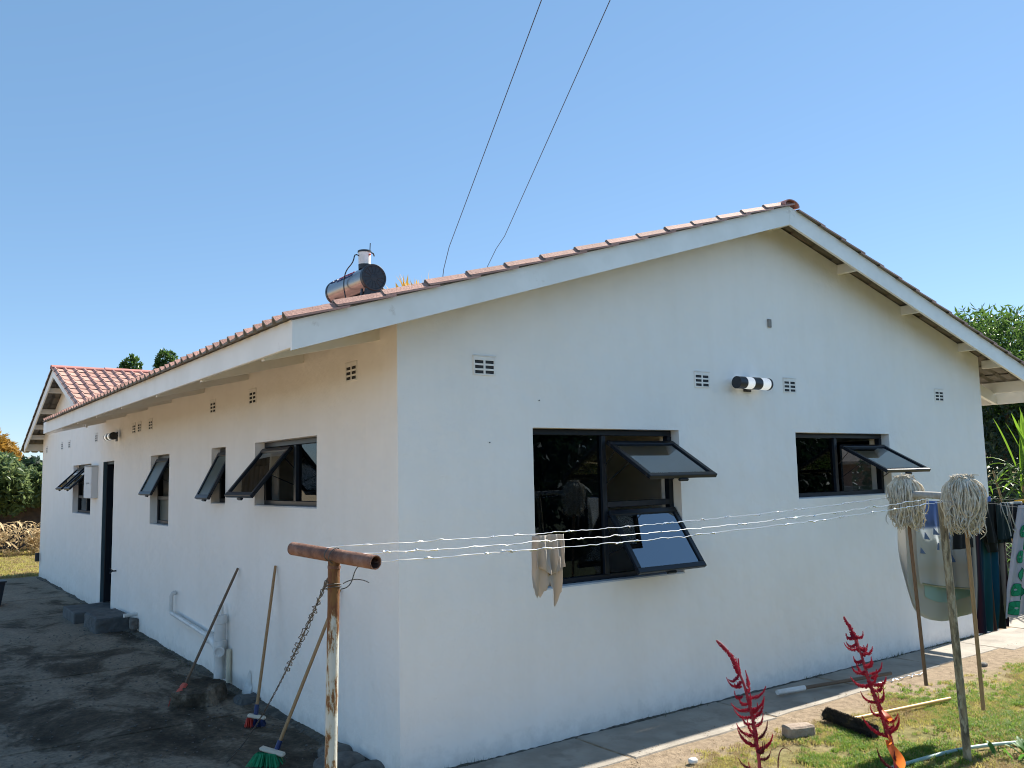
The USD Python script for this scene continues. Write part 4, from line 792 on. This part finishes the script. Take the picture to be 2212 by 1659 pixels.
# ------------------------------------------------------------------ red amaranth plants
AMR = LEAF('amaranth_red', [(.38, .015, .05), (.72, .06, .12), (.82, .20, .26), (.56, .03, .08)], .3, .75, (.8, .03, .08)); AMD = LEAF('amaranth_dark', [(.11, .010, .02), (.24, .02, .04), (.36, .03, .05), (.16, .04, .03)], .2, .8, (.4, .02, .04)); AMS = M('amaranth_stem', (.30, .03, .05), rough=.6)
OLEAF = LEAF('amaranth_leaf', [(.55, .10, .03), (.60, .14, .03)], .5, tcol=(.9, .25, .05))
PR = A_([.811, -.586, 0])
def spike(K, r0, parent, mat, seed, smooth=30):
    q = np.random.default_rng(seed); P = spline(K, 22); L = np.linalg.norm(np.diff(P, axis=0), axis=1).sum(); n = max(10, int(L / .0035)); P = spline(K, n); t = np.linspace(0, 1, n)
    r = r0 * (1 - .72 * t ** 1.8) * (.75 + .25 * np.minimum(1, t / .15)); r = r * .80; core = tube(P, r * .55, 8, jit=.4); B = [core]
    tt_, N, Bn = frames(P)
    for i in range(n):
        for k in range(9):
            a = q.uniform(0, 2 * math.pi); d = math.cos(a) * N[i] + math.sin(a) * Bn[i]; c = P[i] + d * r[i] * q.uniform(.55, 1.15); s = r[i] * q.uniform(.14, .36)
            o = trimesh.creation.icosahedron(); o.apply_scale(s); o.apply_translation(c); B.append(o)
    obj('flower_spike', B, mat, parent)
def amaranth(tip, mpp, stem, spikes, ref, label, seed, leaves=(), foot=None):
    q = np.random.default_rng(seed); t = thing('amaranth', label, 'plant')
    W = lambda x, y, dep=0.: A_(tip) + PR * (x - ref[0]) * mpp + A_([0, 0, -1.]) * (y - ref[1]) * mpp + A_([.586, .811, 0]) * dep
    S = [W(*p) for p in stem] + [A_(foot)]
    n0 = 3
    obj('stem', tube(spline(S, 60), np.linspace(.004, .013, 60), 8), AMS, t, smooth=60)
    spike([S[2], lerp(S[2], S[1], .5), S[1], lerp(S[1], S[0], .55) + PR * -.004, S[0]], .0135, t, AMR, seed + 1)
    spike(S[2:len(stem) - 2][::-1], .013, t, AMR, seed + 2)
    for k, (x0, y0, x1, y1, *dk) in enumerate(spikes):
        dep = q.uniform(-.05, .05); a, b = W(x0, y0), W(x1, y1, dep); m_ = (a + b) / 2 + A_([0, 0, -.018]) + PR * (.006 if x1 > x0 else -.006)
        spike([a, m_, b], q.uniform(.0085, .0115), t, AMD if (dk or y0 > 1e9) else AMR, seed * 100 + k)
    for k in range(8):
        i = q.integers(2, len(stem) - 1); a = S[i]; dv = A_([.586, .811, 0]) * q.choice([-1, 1]) * q.uniform(.05, .09) + PR * q.normal(0, .02); spike([a, a + dv * .5 + A_([0, 0, .0]), a + dv + A_([0, 0, .05])], .0095, t, AMR if i < len(stem) * .7 else AMD, seed * 100 + 60 + k)
    for (x0, y0, x1, y1, w) in leaves:
        a, b = W(x0, y0), W(x1, y1, -.03); d = b - a; V = []; F = []; n = 9
        for k in range(n):
            tq = k / (n - 1); c = a + d * tq + A_([-.586, -.811, 0]) * .03 * math.sin(tq * 3.1); ww = w * math.sin(math.pi * min(1, tq * .93 + .05)) ** .8
            V += [c - PR * ww - A_([.586, .811, 0]) * ww * .3, c, c + PR * ww - A_([.586, .811, 0]) * ww * .3]
        for k in range(n - 1):
            for j in (0, 1): F += [(3 * k + j, 3 * k + j + 1, 3 * k + j + 4), (3 * k + j, 3 * k + j + 4, 3 * k + j + 3)]
        obj('leaf', T(V, F), OLEAF, t, True)
amaranth((.29, -2.45, 1.19), .000375, [(200, 115), (360, 290), (455, 500), (500, 620), (550, 830), (585, 1000), (608, 1200), (628, 1400), (640, 1530), (625, 1720)],
         [(450, 520, 300, 550), (480, 660, 305, 552), (470, 600, 370, 600), (480, 770, 360, 680), (550, 660, 558, 495), (555, 790, 755, 650), (545, 860, 450, 780), (575, 930, 712, 752), (560, 920, 350, 858), (580, 1030, 755, 845), (575, 1010, 400, 945), (590, 1090, 470, 1000), (600, 1225, 385, 1072), (612, 1345, 385, 1115), (600, 1120, 742, 998), (615, 1280, 760, 1055, 1), (628, 1390, 785, 1182), (640, 1490, 775, 1398, 1), (630, 1610, 408, 1495, 1), (635, 1650, 540, 1560), (640, 1580, 740, 1565, 1), (570, 960, 640, 840), (520, 700, 590, 640)],
         (200, 115), 'crimson amaranth plant with curved tip, standing before the plain wall', 11, foot=(.50, -2.50, -.02))
amaranth((.745, -2.80, 1.285), .000535, [(648, 240), (690, 320), (735, 430), (765, 520), (795, 640), (825, 770), (862, 880), (900, 990), (935, 1110), (975, 1230), (995, 1380), (1010, 1560)],
         [(725, 395, 640, 368), (735, 400, 778, 350), (745, 460, 645, 440), (760, 500, 648, 458), (765, 495, 862, 482), (775, 540, 835, 470), (785, 600, 680, 550), (800, 690, 683, 640), (815, 640, 852, 578), (835, 710, 925, 608), (850, 740, 905, 680), (835, 805, 703, 750), (865, 800, 936, 718), (870, 850, 945, 775), (880, 940, 743, 845), (895, 940, 962, 843), (905, 1050, 843, 972), (935, 1090, 1018, 1018), (960, 1190, 1018, 1030), (950, 1215, 722, 1030), (985, 1480, 848, 1300, 1), (1000, 1520, 1112, 1440, 1), (820, 720, 760, 620), (955, 1150, 1010, 1090), (780, 560, 800, 480)],
         (648, 240), 'taller crimson amaranth plant with an orange leaf, before the lying broom', 12, leaves=[(938, 1245, 1030, 1470, .026), (915, 1000, 950, 1080, .014), (940, 1290, 930, 1180, .008)], foot=(.96, -2.82, -.02))
sp = thing('dry_amaranth', 'small withered amaranth stalk beside the curved red plant', 'plant')
spike([(.60, -2.5, .45), (.60, -2.51, .60), (.625, -2.525, .675), (.655, -2.545, .66)], .007, sp, AMD, 77)

# ------------------------------------------------------------------ lawn: tufts of grass
def tuft(n, h, spread, seed, wid=.0022):
    q = np.random.default_rng(seed); V = []; F = []
    for _ in range(n):
        a = q.uniform(0, 2 * math.pi); b = A_([q.normal(0, spread), q.normal(0, spread), -.004]); d = A_([math.cos(a), math.sin(a), 0]); l = h * q.uniform(.5, 1.2); lean = q.uniform(.2, 1.1); s = A_([-d[1], d[0], 0]) * wid; k = len(V)
        m_ = b + d * lean * l * .4 + A_([0, 0, l * .6]); e = b + d * lean * l + A_([0, 0, l * (1 - .3 * lean)])
        V += [b - s, b + s, m_ + s * .8, m_ - s * .8, e]; F += [(k, k + 1, k + 2), (k, k + 2, k + 3), (k + 3, k + 2, k + 4)]
    return T(V, F)
GR = [LEAF('grass_green', [(.10, .20, .022), (.17, .26, .035), (.25, .28, .06)], .4, .6), LEAF('grass_yellow', [(.34, .32, .08), (.42, .37, .12), (.26, .28, .06)], .35, .7), LEAF('grass_straw', [(.36, .28, .14), (.30, .22, .11), (.25, .20, .08)], .3, .8)]
def grass(name, label, pts, kinds, scales, protos):
    pi = UsdGeom.PointInstancer.Define(stage, path_of(name)); tag(pi, label, 'grass', None, 'stuff'); rel = pi.CreatePrototypesRel()
    for k, (mesh, mat) in enumerate(protos):
        p = obj('blades', mesh, mat, pi.GetPrim()); rel.AddTarget(p.GetPath())
    n = len(pts); pi.CreatePositionsAttr(Vt.Vec3fArray.FromNumpy(pts.astype(np.float32))); pi.CreateProtoIndicesAttr(Vt.IntArray.FromNumpy(kinds.astype(np.int32)))
    pi.CreateScalesAttr(Vt.Vec3fArray.FromNumpy(np.repeat(scales[:, None], 3, 1).astype(np.float32)))
    a = rng.uniform(0, math.pi, n); q = np.zeros((n, 4), np.float32); q[:, 2] = np.sin(a); q[:, 3] = np.cos(a)
    pi.CreateOrientationsAttr([Gf.Quath(float(np.cos(t)), 0, 0, float(np.sin(t))) for t in a])
N = 46000
gxs = rng.uniform(.6, 9.5, N); gys = -.62 - 3.6 * rng.random(N) ** 1.2
nz = meshkit.fbm(np.stack([gxs * 1.3, gys * 1.3, 0 * gxs], -1), 4, 3); edge = np.clip((-.66 - gys + (nz - .5) * .7) / .35, 0, 1)
edge *= np.where(gxs > 4.8, np.clip((-.95 - gys + (nz - .5) * .8) / .4, 0, 1), 1)
bare = meshkit.fbm(np.stack([gxs * 1.7, gys * 2.6, 0 * gxs + 4], -1), 4, 9)
keep = (rng.random(N) < edge * np.clip((.60 - bare) / .09, .16, 1)); gxs, gys, nz, bare = gxs[keep], gys[keep], nz[keep], bare[keep]
lush = np.clip((-gys - 1.45) / .6, 0, 1); r_ = rng.random(len(gxs)); green = .16 + .42 * lush + (nz - .5) * 1.8
kinds = np.where(r_ < green, 0, np.where(r_ < green + .45 * (1 - lush * .5), 1, 2))
kinds = kinds + 3 * (rng.random(len(gxs)) < .5)
grass('lawn_grass', 'short patchy yellow and green lawn grass in front of the gable', np.stack([gxs, gys, gxs * 0 - .002], 1), kinds, rng.uniform(.6, 1.15, len(gxs)) * (1 + .55 * lush), [(tuft(22, .030, .016, 1), GR[0]), (tuft(22, .027, .016, 2), GR[1]), (tuft(16, .022, .018, 3), GR[2]), (tuft(22, .034, .014, 4), GR[0]), (tuft(20, .024, .02, 5), GR[1]), (tuft(14, .02, .02, 6), GR[2])])
n2 = 9000; a2 = rng.uniform(-6, 6, n2); b2 = rng.uniform(16.5, 26, n2)
grass('far_grass', 'sunlit yellow grass beyond the far end of the house', np.stack([a2, b2, a2 * 0], 1), rng.integers(0, 2, n2), rng.uniform(.8, 1.6, n2), [(tuft(20, .05, .05, 11, .005), GR[1]), (tuft(20, .045, .06, 12, .006), GR[2])])
# broad weed leaves at the picture corner
wp = thing('weed', 'leafy green weed growing through the lawn by the hose', 'weed')
WLEAF = LEAF('weed_leaf', [(.05, .16, .02), (.08, .20, .03)], .4)
def blade_leaf(a, d, w, n=7, droop=.3):
    a, d = A_(a, float), A_(d, float); s = np.cross(d, [0, 0, 1.]); s /= max(np.linalg.norm(s), 1e-6); L = np.linalg.norm(d); V = []; F = []
    for k in range(n):
        t = k / (n - 1); c = a + d * t + A_([0, 0, -droop * L * t * t]); ww = w * math.sin(math.pi * min(1., .06 + .94 * t)) ** .7 if t < 1 else 0.001
        V += [c - s * ww + A_([0, 0, ww * .3]), c, c + s * ww + A_([0, 0, ww * .3])]
    for k in range(n - 1):
        for j in (0, 1): F += [(3 * k + j, 3 * k + j + 1, 3 * k + j + 4), (3 * k + j, 3 * k + j + 4, 3 * k + j + 3)]
    return T(V, F)
for k in range(26):
    a = rng.uniform(0, 2 * math.pi); obj('leaf', blade_leaf((3.45 + rng.normal(0, .10), -2.28 + rng.normal(0, .05), .0), (math.cos(a) * .10, math.sin(a) * .10, .10 + .06 * rng.random()), .018), WLEAF, wp, True)
# litter: dead leaves, twigs and pebbles on sand and lawn
LIT = LEAF('litter', [(.20, .13, .06), (.34, .25, .14), (.10, .07, .04), (.50, .42, .30)], .1); L_ = []
for k in range(1300):
    x, y = rng.uniform(1, 8.5), -.5 - 1.9 * rng.random() ** 1.3; s = rng.uniform(.003, .011) * (1.4 if rng.random() < .1 else 1); a = rng.uniform(0, 6.3); u = A_([math.cos(a), math.sin(a), rng.normal(0, .2)]) * s; v = A_([-math.sin(a), math.cos(a), rng.normal(0, .3)]) * s * rng.uniform(.2, .6); c = A_([x, y, .016 if y > -.6 else .010])
    L_.append(T([c - u, c + v, c + u, c - v, c + A_([0, 0, s * .3])], [(0, 4, 1), (1, 4, 2), (2, 4, 3), (3, 4, 0)]))
single('litter', L_, LIT, 'small dead leaves and chips strewn over sand and lawn', None, kind='stuff')
L_ = []
for k in range(1500):
    x, y = (-3. * rng.random() ** 2.2 - .02, rng.uniform(-.2, 8)); s = rng.uniform(.003, .013); o = trimesh.creation.icosahedron(); o.apply_scale((s, s * .8, s * .5)); o.apply_translation((x, y, .016)); L_.append(o)
single('grit', L_, STONE, 'grit and crumbs strewn over the shaded yard floor', None, kind='stuff')
DIRT = M('wall_foot_dirt', (.06, .054, .045), (.14, .125, .10), 9, .95, bump=.8)
def foot_dirt(axis, a, b, w, seed):
    q = np.random.default_rng(seed); n = int((b - a) / .035); V = []; F = []
    for k in range(n + 1):
        t = a + (b - a) * k / n; h = (.012 if axis == 'l' else .003) + (.05 if axis == 'l' else .03) * max(0, meshkit.fbm(A_([[t * 2.1, seed, 0.]]), 5, seed)[0] - .33) + q.uniform(0, .008); ww = w * (.4 + 1.4 * meshkit.fbm(A_([[t * 1.3, seed + 9., 0.]]), 4, seed)[0])
        for d, z in ((.0, h), (ww * .25, h * .8), (ww * .6, h * .45 + .004), (ww, .0)):
            V.append([-d, t, z] if axis == 'l' else [t, -d, z])
    for k in range(n):
        for j in range(3):
            p = 4 * k + j; F += [(p, p + 1, p + 5), (p, p + 5, p + 4)] if axis == 'g' else [(p, p + 5, p + 1), (p, p + 4, p + 5)]
    m = T(V, F); m.vertices[:, :2] += q.normal(0, .004, (len(V), 2)); m.vertices[::4, 0 if axis == 'l' else 1] = -.0005; return m
single('foot_dirt', [foot_dirt('l', .0, 8.5, .10, 3), foot_dirt('l', 9.75, 16.1, .07, 4), foot_dirt('g', .0, 7.9, .022, 5)], DIRT, 'dark soil and moss gathered along the foot of the walls', None, kind='stuff')
MOSS = LEAF('moss_blades', [(.05, .07, .02), (.09, .10, .03), (.14, .12, .05)], .3); L_ = []
for k in range(1400):
    if rng.random() < .55: b = A_([-.12 * rng.random() ** 2 - .004, rng.uniform(0, 8.3), .008])
    else: b = A_([rng.uniform(.1, 7.8), -.06 * rng.random() ** 2 - .004, .01])
    if meshkit.noise(A_([[b[0] * 2.3 + 5, b[1] * 2.3, 0]]), 3)[0] < .5: continue
    a = rng.uniform(0, 6.3); u = A_([math.cos(a), math.sin(a), 0]) * .002; e = b + A_([rng.normal(0, .012), rng.normal(0, .012), rng.uniform(.012, .045)])
    L_.append(T([b - u, b + u, e], [(0, 1, 2)]))
single('wall_foot_weeds', L_, MOSS, 'sparse weeds sprouting along the foot of the walls', None, kind='stuff')
rock('clod', (6.0, -.78, .01), (.04, .035, .025), 31, STONE, 'dark clod of earth on the sand beyond the right mop handle', 'stone')
rock('pale_stone', (1.72, -.93, .01), (.035, .025, .02), 32, PVC, 'small white stone at the edge of the lawn by the curved red plant', 'stone')

# ------------------------------------------------------------------ trees and hedges
BARK = M('bark', (.10, .075, .055), (.06, .045, .035), 12, .9, bump=.6, bscale=30)
def leaves(lobes, n, size, seed, aspect=.45, surf=.55, droop=.2):
    """n leaf blades spread through ellipsoid lobes [(centre, radii)], denser towards their surface, in clumps"""
    q = np.random.default_rng(seed); vol = A_([np.prod(l[1]) ** .67 for l in lobes]); pick = q.choice(len(lobes), n, p=vol / vol.sum())
    C = A_([l[0] for l in lobes], float)[pick]; R = A_([l[1] for l in lobes], float)[pick]
    nc = max(30, n // 28); d = q.normal(0, 1, (n, 3)); d /= np.linalg.norm(d, axis=1, keepdims=True)
    dirs = q.normal(0, 1, (nc, 3)); dirs /= np.linalg.norm(dirs, axis=1, keepdims=True); k = q.integers(0, nc, n); clump = dirs[k] + d * q.uniform(.0, .28, (n, 1)); clump /= np.linalg.norm(clump, axis=1, keepdims=True)
    cr = (surf + (1 - surf) * q.random(nc) ** .6)[k] * q.uniform(.86, 1.12, n)
    P = C + clump * R * cr[:, None]
    u = q.normal(0, 1, (n, 3)) + clump * .8; u[:, 2] -= droop; u /= np.linalg.norm(u, axis=1, keepdims=True); w = np.cross(u, q.normal(0, 1, (n, 3))); w /= np.linalg.norm(w, axis=1, keepdims=True); nn = np.cross(u, w)
    s = size * q.uniform(.6, 1.25, (n, 1)); a, b = P - u * s, P + u * s; m_ = P + nn * s * .18
    V = np.stack([a, m_ + w * s * aspect, b, m_ - w * s * aspect], 1).reshape(-1, 3); i = np.arange(n)[:, None] * 4
    F = np.vstack([i + [0, 1, 2], i + [0, 2, 3]]); return T(V, F)
def tree(name, label, foot, lobes, n, size, mat, seed, trunk=.14, limbs=5, cat='tree', group=None, aspect=.45, surf=.55):
    t = thing(name, label, cat, group=group); foot = A_(foot, float); q = np.random.default_rng(seed); top = np.mean([l[0] for l in lobes], 0); B = [tube(spline([foot, foot * .6 + top * .4 + q.normal(0, .1, 3), top], 14), np.linspace(trunk, trunk * .4, 14), 9)]
    for k in range(limbs):
        l = lobes[k % len(lobes)]; e = A_(l[0]) + q.normal(0, .45, 3) * A_(l[1]); s = foot + (top - foot) * q.uniform(.35, .8); B.append(tube(spline([s, (s + e) / 2 + A_([0, 0, .15]), e], 9), np.linspace(trunk * .45, trunk * .1, 9), 6))
    obj('trunk', B, BARK, t, smooth=60); obj('crown', leaves(lobes, n, size, seed, aspect, surf), mat, t); return t
LG = LEAF('leaf_green', [(.030, .075, .015), (.050, .11, .022), (.075, .14, .028), (.11, .17, .04)], .35, .4)
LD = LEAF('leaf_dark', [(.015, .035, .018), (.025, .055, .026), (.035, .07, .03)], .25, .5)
LH = LEAF('leaf_hedge', [(.07, .11, .04), (.11, .16, .06), (.17, .22, .09), (.26, .30, .16)], .35, .3)
LY = LEAF('leaf_yellow', [(.34, .20, .03), (.42, .26, .04), (.26, .15, .03), (.20, .15, .03)], .35, .5)
LDRY = LEAF('leaf_dry', [(.48, .36, .20), (.34, .23, .12), (.58, .48, .32), (.16, .10, .06)], .15, .7)
# left background
tree('hedge_bush', 'broad leaved green bush at the far left end of the yard', (-.6, 24.6, 0), [((-1.6, 24.6, 2.0), (1.6, 1.1, 1.15)), ((-.2, 24.4, 2.15), (.95, .9, .80)), ((.3, 24.5, 1.75), (.6, .7, .65)), ((-3.6, 24.8, 2.1), (1.6, 1.2, 1.2))], 12000, .115, LH, 41, .09, 6, 'bush')
tree('hedge_bush', 'green bush nearest to the far corner of the house', (1.35, 24.9, 0), [((1.1, 24.9, 1.95), (.7, .7, .62)), ((2.0, 25.2, 1.9), (.8, .7, .7))], 5000, .11, LH, 42, .07, 4, 'bush')
tree('yellow_tree', 'yellow brown conifer standing behind the bush at the left', (-1.1, 29.5, 0), [((-1.2, 29.5, 3.4), (1.7, 1.3, 1.2)), ((-1.3, 29.5, 4.4), (1.2, 1., 1.)), ((-1.6, 29.6, 5.1), (.7, .7, .8)), ((.1, 29.4, 3.0), (.9, .8, .7))], 22000, .12, LY, 43, .14, 6, aspect=.3)
tree('distant_tree', 'dark bluish tree far off behind the bushes', (4.6, 60, 0), [((4.2, 60, 2.2), (2.4, 2, 1.7)), ((8.0, 61, 2.0), (2.6, 2, 1.6)), ((1.0, 61, 1.8), (2., 2, 1.2))], 9000, .30, LD, 44, .2, 5)
fb = thing('back_wall', 'low dark brick wall shaded by the bushes', 'wall'); BKW = M('dark_wall', (.10, .07, .055), (.06, .045, .04), 5, .9, bump=.5)
for r0 in range(9):
    for k in range(26):
        x = -6.4 + k * .42 + (.21 if r0 % 2 else 0); obj('block', box(x, x + .419, 25.35, 25.55, -.1 + r0 * .18, -.1 + r0 * .18 + .179, .004), BKW, fb)
hp_ = thing('dry_leaf_heap', 'heap of dry banana leaves and brush in front of the bushes', 'brush heap')
obj('brush', leaves([((-1.4, 23.4, .45), (1.6, .7, .55)), ((.3, 23.3, .4), (1.1, .6, .55)), ((1.5, 23.4, .35), (.9, .6, .45)), ((-3.2, 23.5, .5), (1.4, .7, .6))], 4200, .075, 51, .3, .75), LDRY, hp_)
FR = []
for k in range(150):
    a = rng.uniform(0, 2 * math.pi); c = A_([rng.uniform(-3, 1.8), 23.0 + rng.normal(0, .25), .35 + .65 * rng.random()]); L = rng.uniform(.4, 1.0); FR.append(blade_leaf(c, (math.cos(a) * L, math.sin(a) * L * .4, .35 * rng.random()), .035, 7, rng.uniform(.4, 1.1)))
tag(obj('fronds', FR, LDRY, hp_), None, None, None, 'stuff')
# small crowns showing above the far roof
tree('far_tree', 'small dark tree top just above the ridge of the wing, the wider one', (3.9, 26, 0), [((3.85, 26, 5.9), (.34, .34, .42)), ((3.65, 26, 5.7), (.3, .3, .3)), ((3.8, 26, 4.9), (.5, .5, .9))], 4500, .07, LG, 45, .06, 3)
tree('far_tree', 'small dark tree top just above the ridge of the wing, the taller one', (5.0, 26, 0), [((4.98, 26, 6.15), (.36, .36, .42)), ((4.85, 26, 5.8), (.32, .3, .36)), ((4.9, 26, 5.0), (.5, .5, .9))], 4500, .07, LG, 46, .06, 3)
# right background
tree('shade_tree', 'dense dark green tree with sunlit top behind the right roof edge', (15.6, 3.4, 0), [((15.3, 3.3, 3.95), (1.5, 1.5, 1.15)), ((17.2, 3.9, 3.9), (1.7, 1.6, 1.2)), ((15.9, 3.2, 3.2), (1.6, 1.4, .9)), ((18.8, 4.4, 3.4), (1.8, 1.7, 1.3))], 32000, .085, LG, 47, .16, 8, aspect=.26, surf=.62)
tree('dark_shrub', 'shrub with leaves darkened as shade beyond the right corner of the house', (14.2, 3.2, 0), [((14.0, 3.1, 1.7), (.9, .9, 1.3)), ((15.3, 3.6, 1.9), (1.3, 1., 1.4)), ((13.2, 4.2, 1.5), (.8, .8, 1.2)), ((16.5, 3.9, 1.5), (1.2, 1.1, 1.4)), ((14.8, 2.6, 2.4), (1.0, .8, .8))], 9000, .06, LD, 48, .05, 10, 'shrub')  # darker leaf colour deepens the shade below the tree crown
bw = thing('boundary_wall', 'grey concrete panel wall behind the shrubs at the right', 'wall'); PANEL = M('precast_panel', (.20, .195, .18), (.14, .135, .125), 4, .9, bump=.4)
for s in range(7):
    A0, A1 = A_([14.2 + s * 1.05, 6.9 - s * 1.45]), A_([14.2 + (s + 1) * 1.05, 6.9 - (s + 1) * 1.45])
    for r0 in range(5): obj('panel', beam((*A0, .16 + r0 * .31), (*A1, .16 + r0 * .31), .05, .295, c=.01), PANEL, bw)
    obj('post', box(A0[0] - .07, A0[0] + .07, A0[1] - .07, A0[1] + .07, -.1, 1.66, .01), PANEL, bw)
cn = thing('sugar_cane', 'tall bright green cane clump beside the right corner of the house', 'cane plant')
CANE = LEAF('cane_leaf', [(.06, .15, .012), (.10, .20, .02), (.045, .10, .015)], .4, .4, (.20, .36, .03)); CANED = LEAF('cane_leaf_dark', [(.03, .07, .02), (.045, .09, .025), (.10, .09, .04)], .3); CST = M('cane_stalk', (.22, .15, .07), (.12, .09, .04), 10, .6)
base = A_([10.72, .74, 0])
for k in range(9):
    b = base + A_([rng.normal(0, .28), rng.normal(0, .25), 0]); e = b + A_([rng.normal(0, .22), rng.normal(0, .2), rng.uniform(1.1, 1.9)]); obj('stalk', tube(spline([b, (b + e) / 2 + rng.normal(0, .05, 3), e], 8), .016, 7), CST, cn, smooth=60)
for k in range(130):
    a = rng.uniform(0, 2 * math.pi); b = base + A_([rng.normal(0, .3), rng.normal(0, .28), rng.uniform(.3, 1.9)]); L = rng.uniform(.6, 1.1); obj('leaf', blade_leaf(b, (math.cos(a) * L * .7, math.sin(a) * L * .7, L * .7), .018, 9, rng.uniform(.3, 1.0)), CANED if (k % 3) else CANE, cn, True)
for k in range(18):
    b = A_([10.76 + rng.normal(0, .10), .68 + rng.normal(0, .10), 1.55 + .25 * rng.random()]); d_ = A_([-.16 + rng.normal(0, .16), .0 + rng.normal(0, .15), 1.15 + .25 * rng.random()]); obj('leaf', blade_leaf(b, d_, .024, 9, .22), CANE, cn, True)
# cottage on the neighbouring plot, seen through the rooms of the house
ct = thing('cottage', 'brown walled cottage with a tan roof seen through the small gable window', 'house')
CW = M('cottage_wall', (.26, .15, .11), (.20, .12, .09), 3, .9); CR = M('cottage_roof', (.34, .24, .17), (.27, .19, .13), 12, .9, stretch=(1, 1, 6), bump=.5)
obj('wall', box(19.2, 23.5, 7.4, 14.2, 0, 2.15), CW, ct); obj('door', box(19.16, 19.2, 9.6, 10.4, 0, 1.95, .01), DOORM, ct)
obj('roof', trimesh.convex.convex_hull(A_([(18.7, 6.9, 2.05), (24, 6.9, 2.05), (24, 14.7, 2.05), (18.7, 14.7, 2.05), (18.7, 6.9, 2.13), (24, 6.9, 2.13), (24, 14.7, 2.13), (18.7, 14.7, 2.13), (21.3, 7.6, 3.9), (21.3, 14.0, 3.9)])), CR, ct)
# vegetation behind and beside the viewer, mirrored in the panes
for k, (x, y, s, w) in enumerate([(-14.5, 4.5, .9, 'opposite the drain pipe'), (-13.6, 10.5, 1.05, 'opposite the back door'), (-15, 17.5, .9, 'opposite the wing'), (-9, -13, 1.1, 'behind the garden gate')]):
    tree('garden_tree', f'dark leafy garden tree {w}, reflected in the panes', (x, y, 0), [((x, y, 3.9 * s), (2.3, 2.7 * s, 2.2 * s)), ((x - 1.2, y + 1.6, 2.2 * s), (1.9, 2.0, 1.9)), ((x - .6, y - 1.7, 2.1 * s), (1.9, 2.0, 1.8)), ((x + .6, y, 1.1), (1.3, 2.4, 1.0))], 4200, .20, LD if k % 2 else LG, 80 + k, .2, 5, group='garden trees along the yard')
for k in range(8):
    x = -3 + k * 4.2; tree('garden_hedge', f'dark tall garden hedge behind the lawn, {["first", "second", "third", "fourth", "fifth", "sixth", "seventh", "eighth"][k]} from the yard, reflected in the panes', (x, -10.8, 0), [((x, -10.8, 1.4), (2.4, 1., 1.6)), ((x + 1, -11.4, 2.4), (2.3, 1.2, 1.3))], 5000, .17, LD, 90 + k, .1, 4, 'hedge')
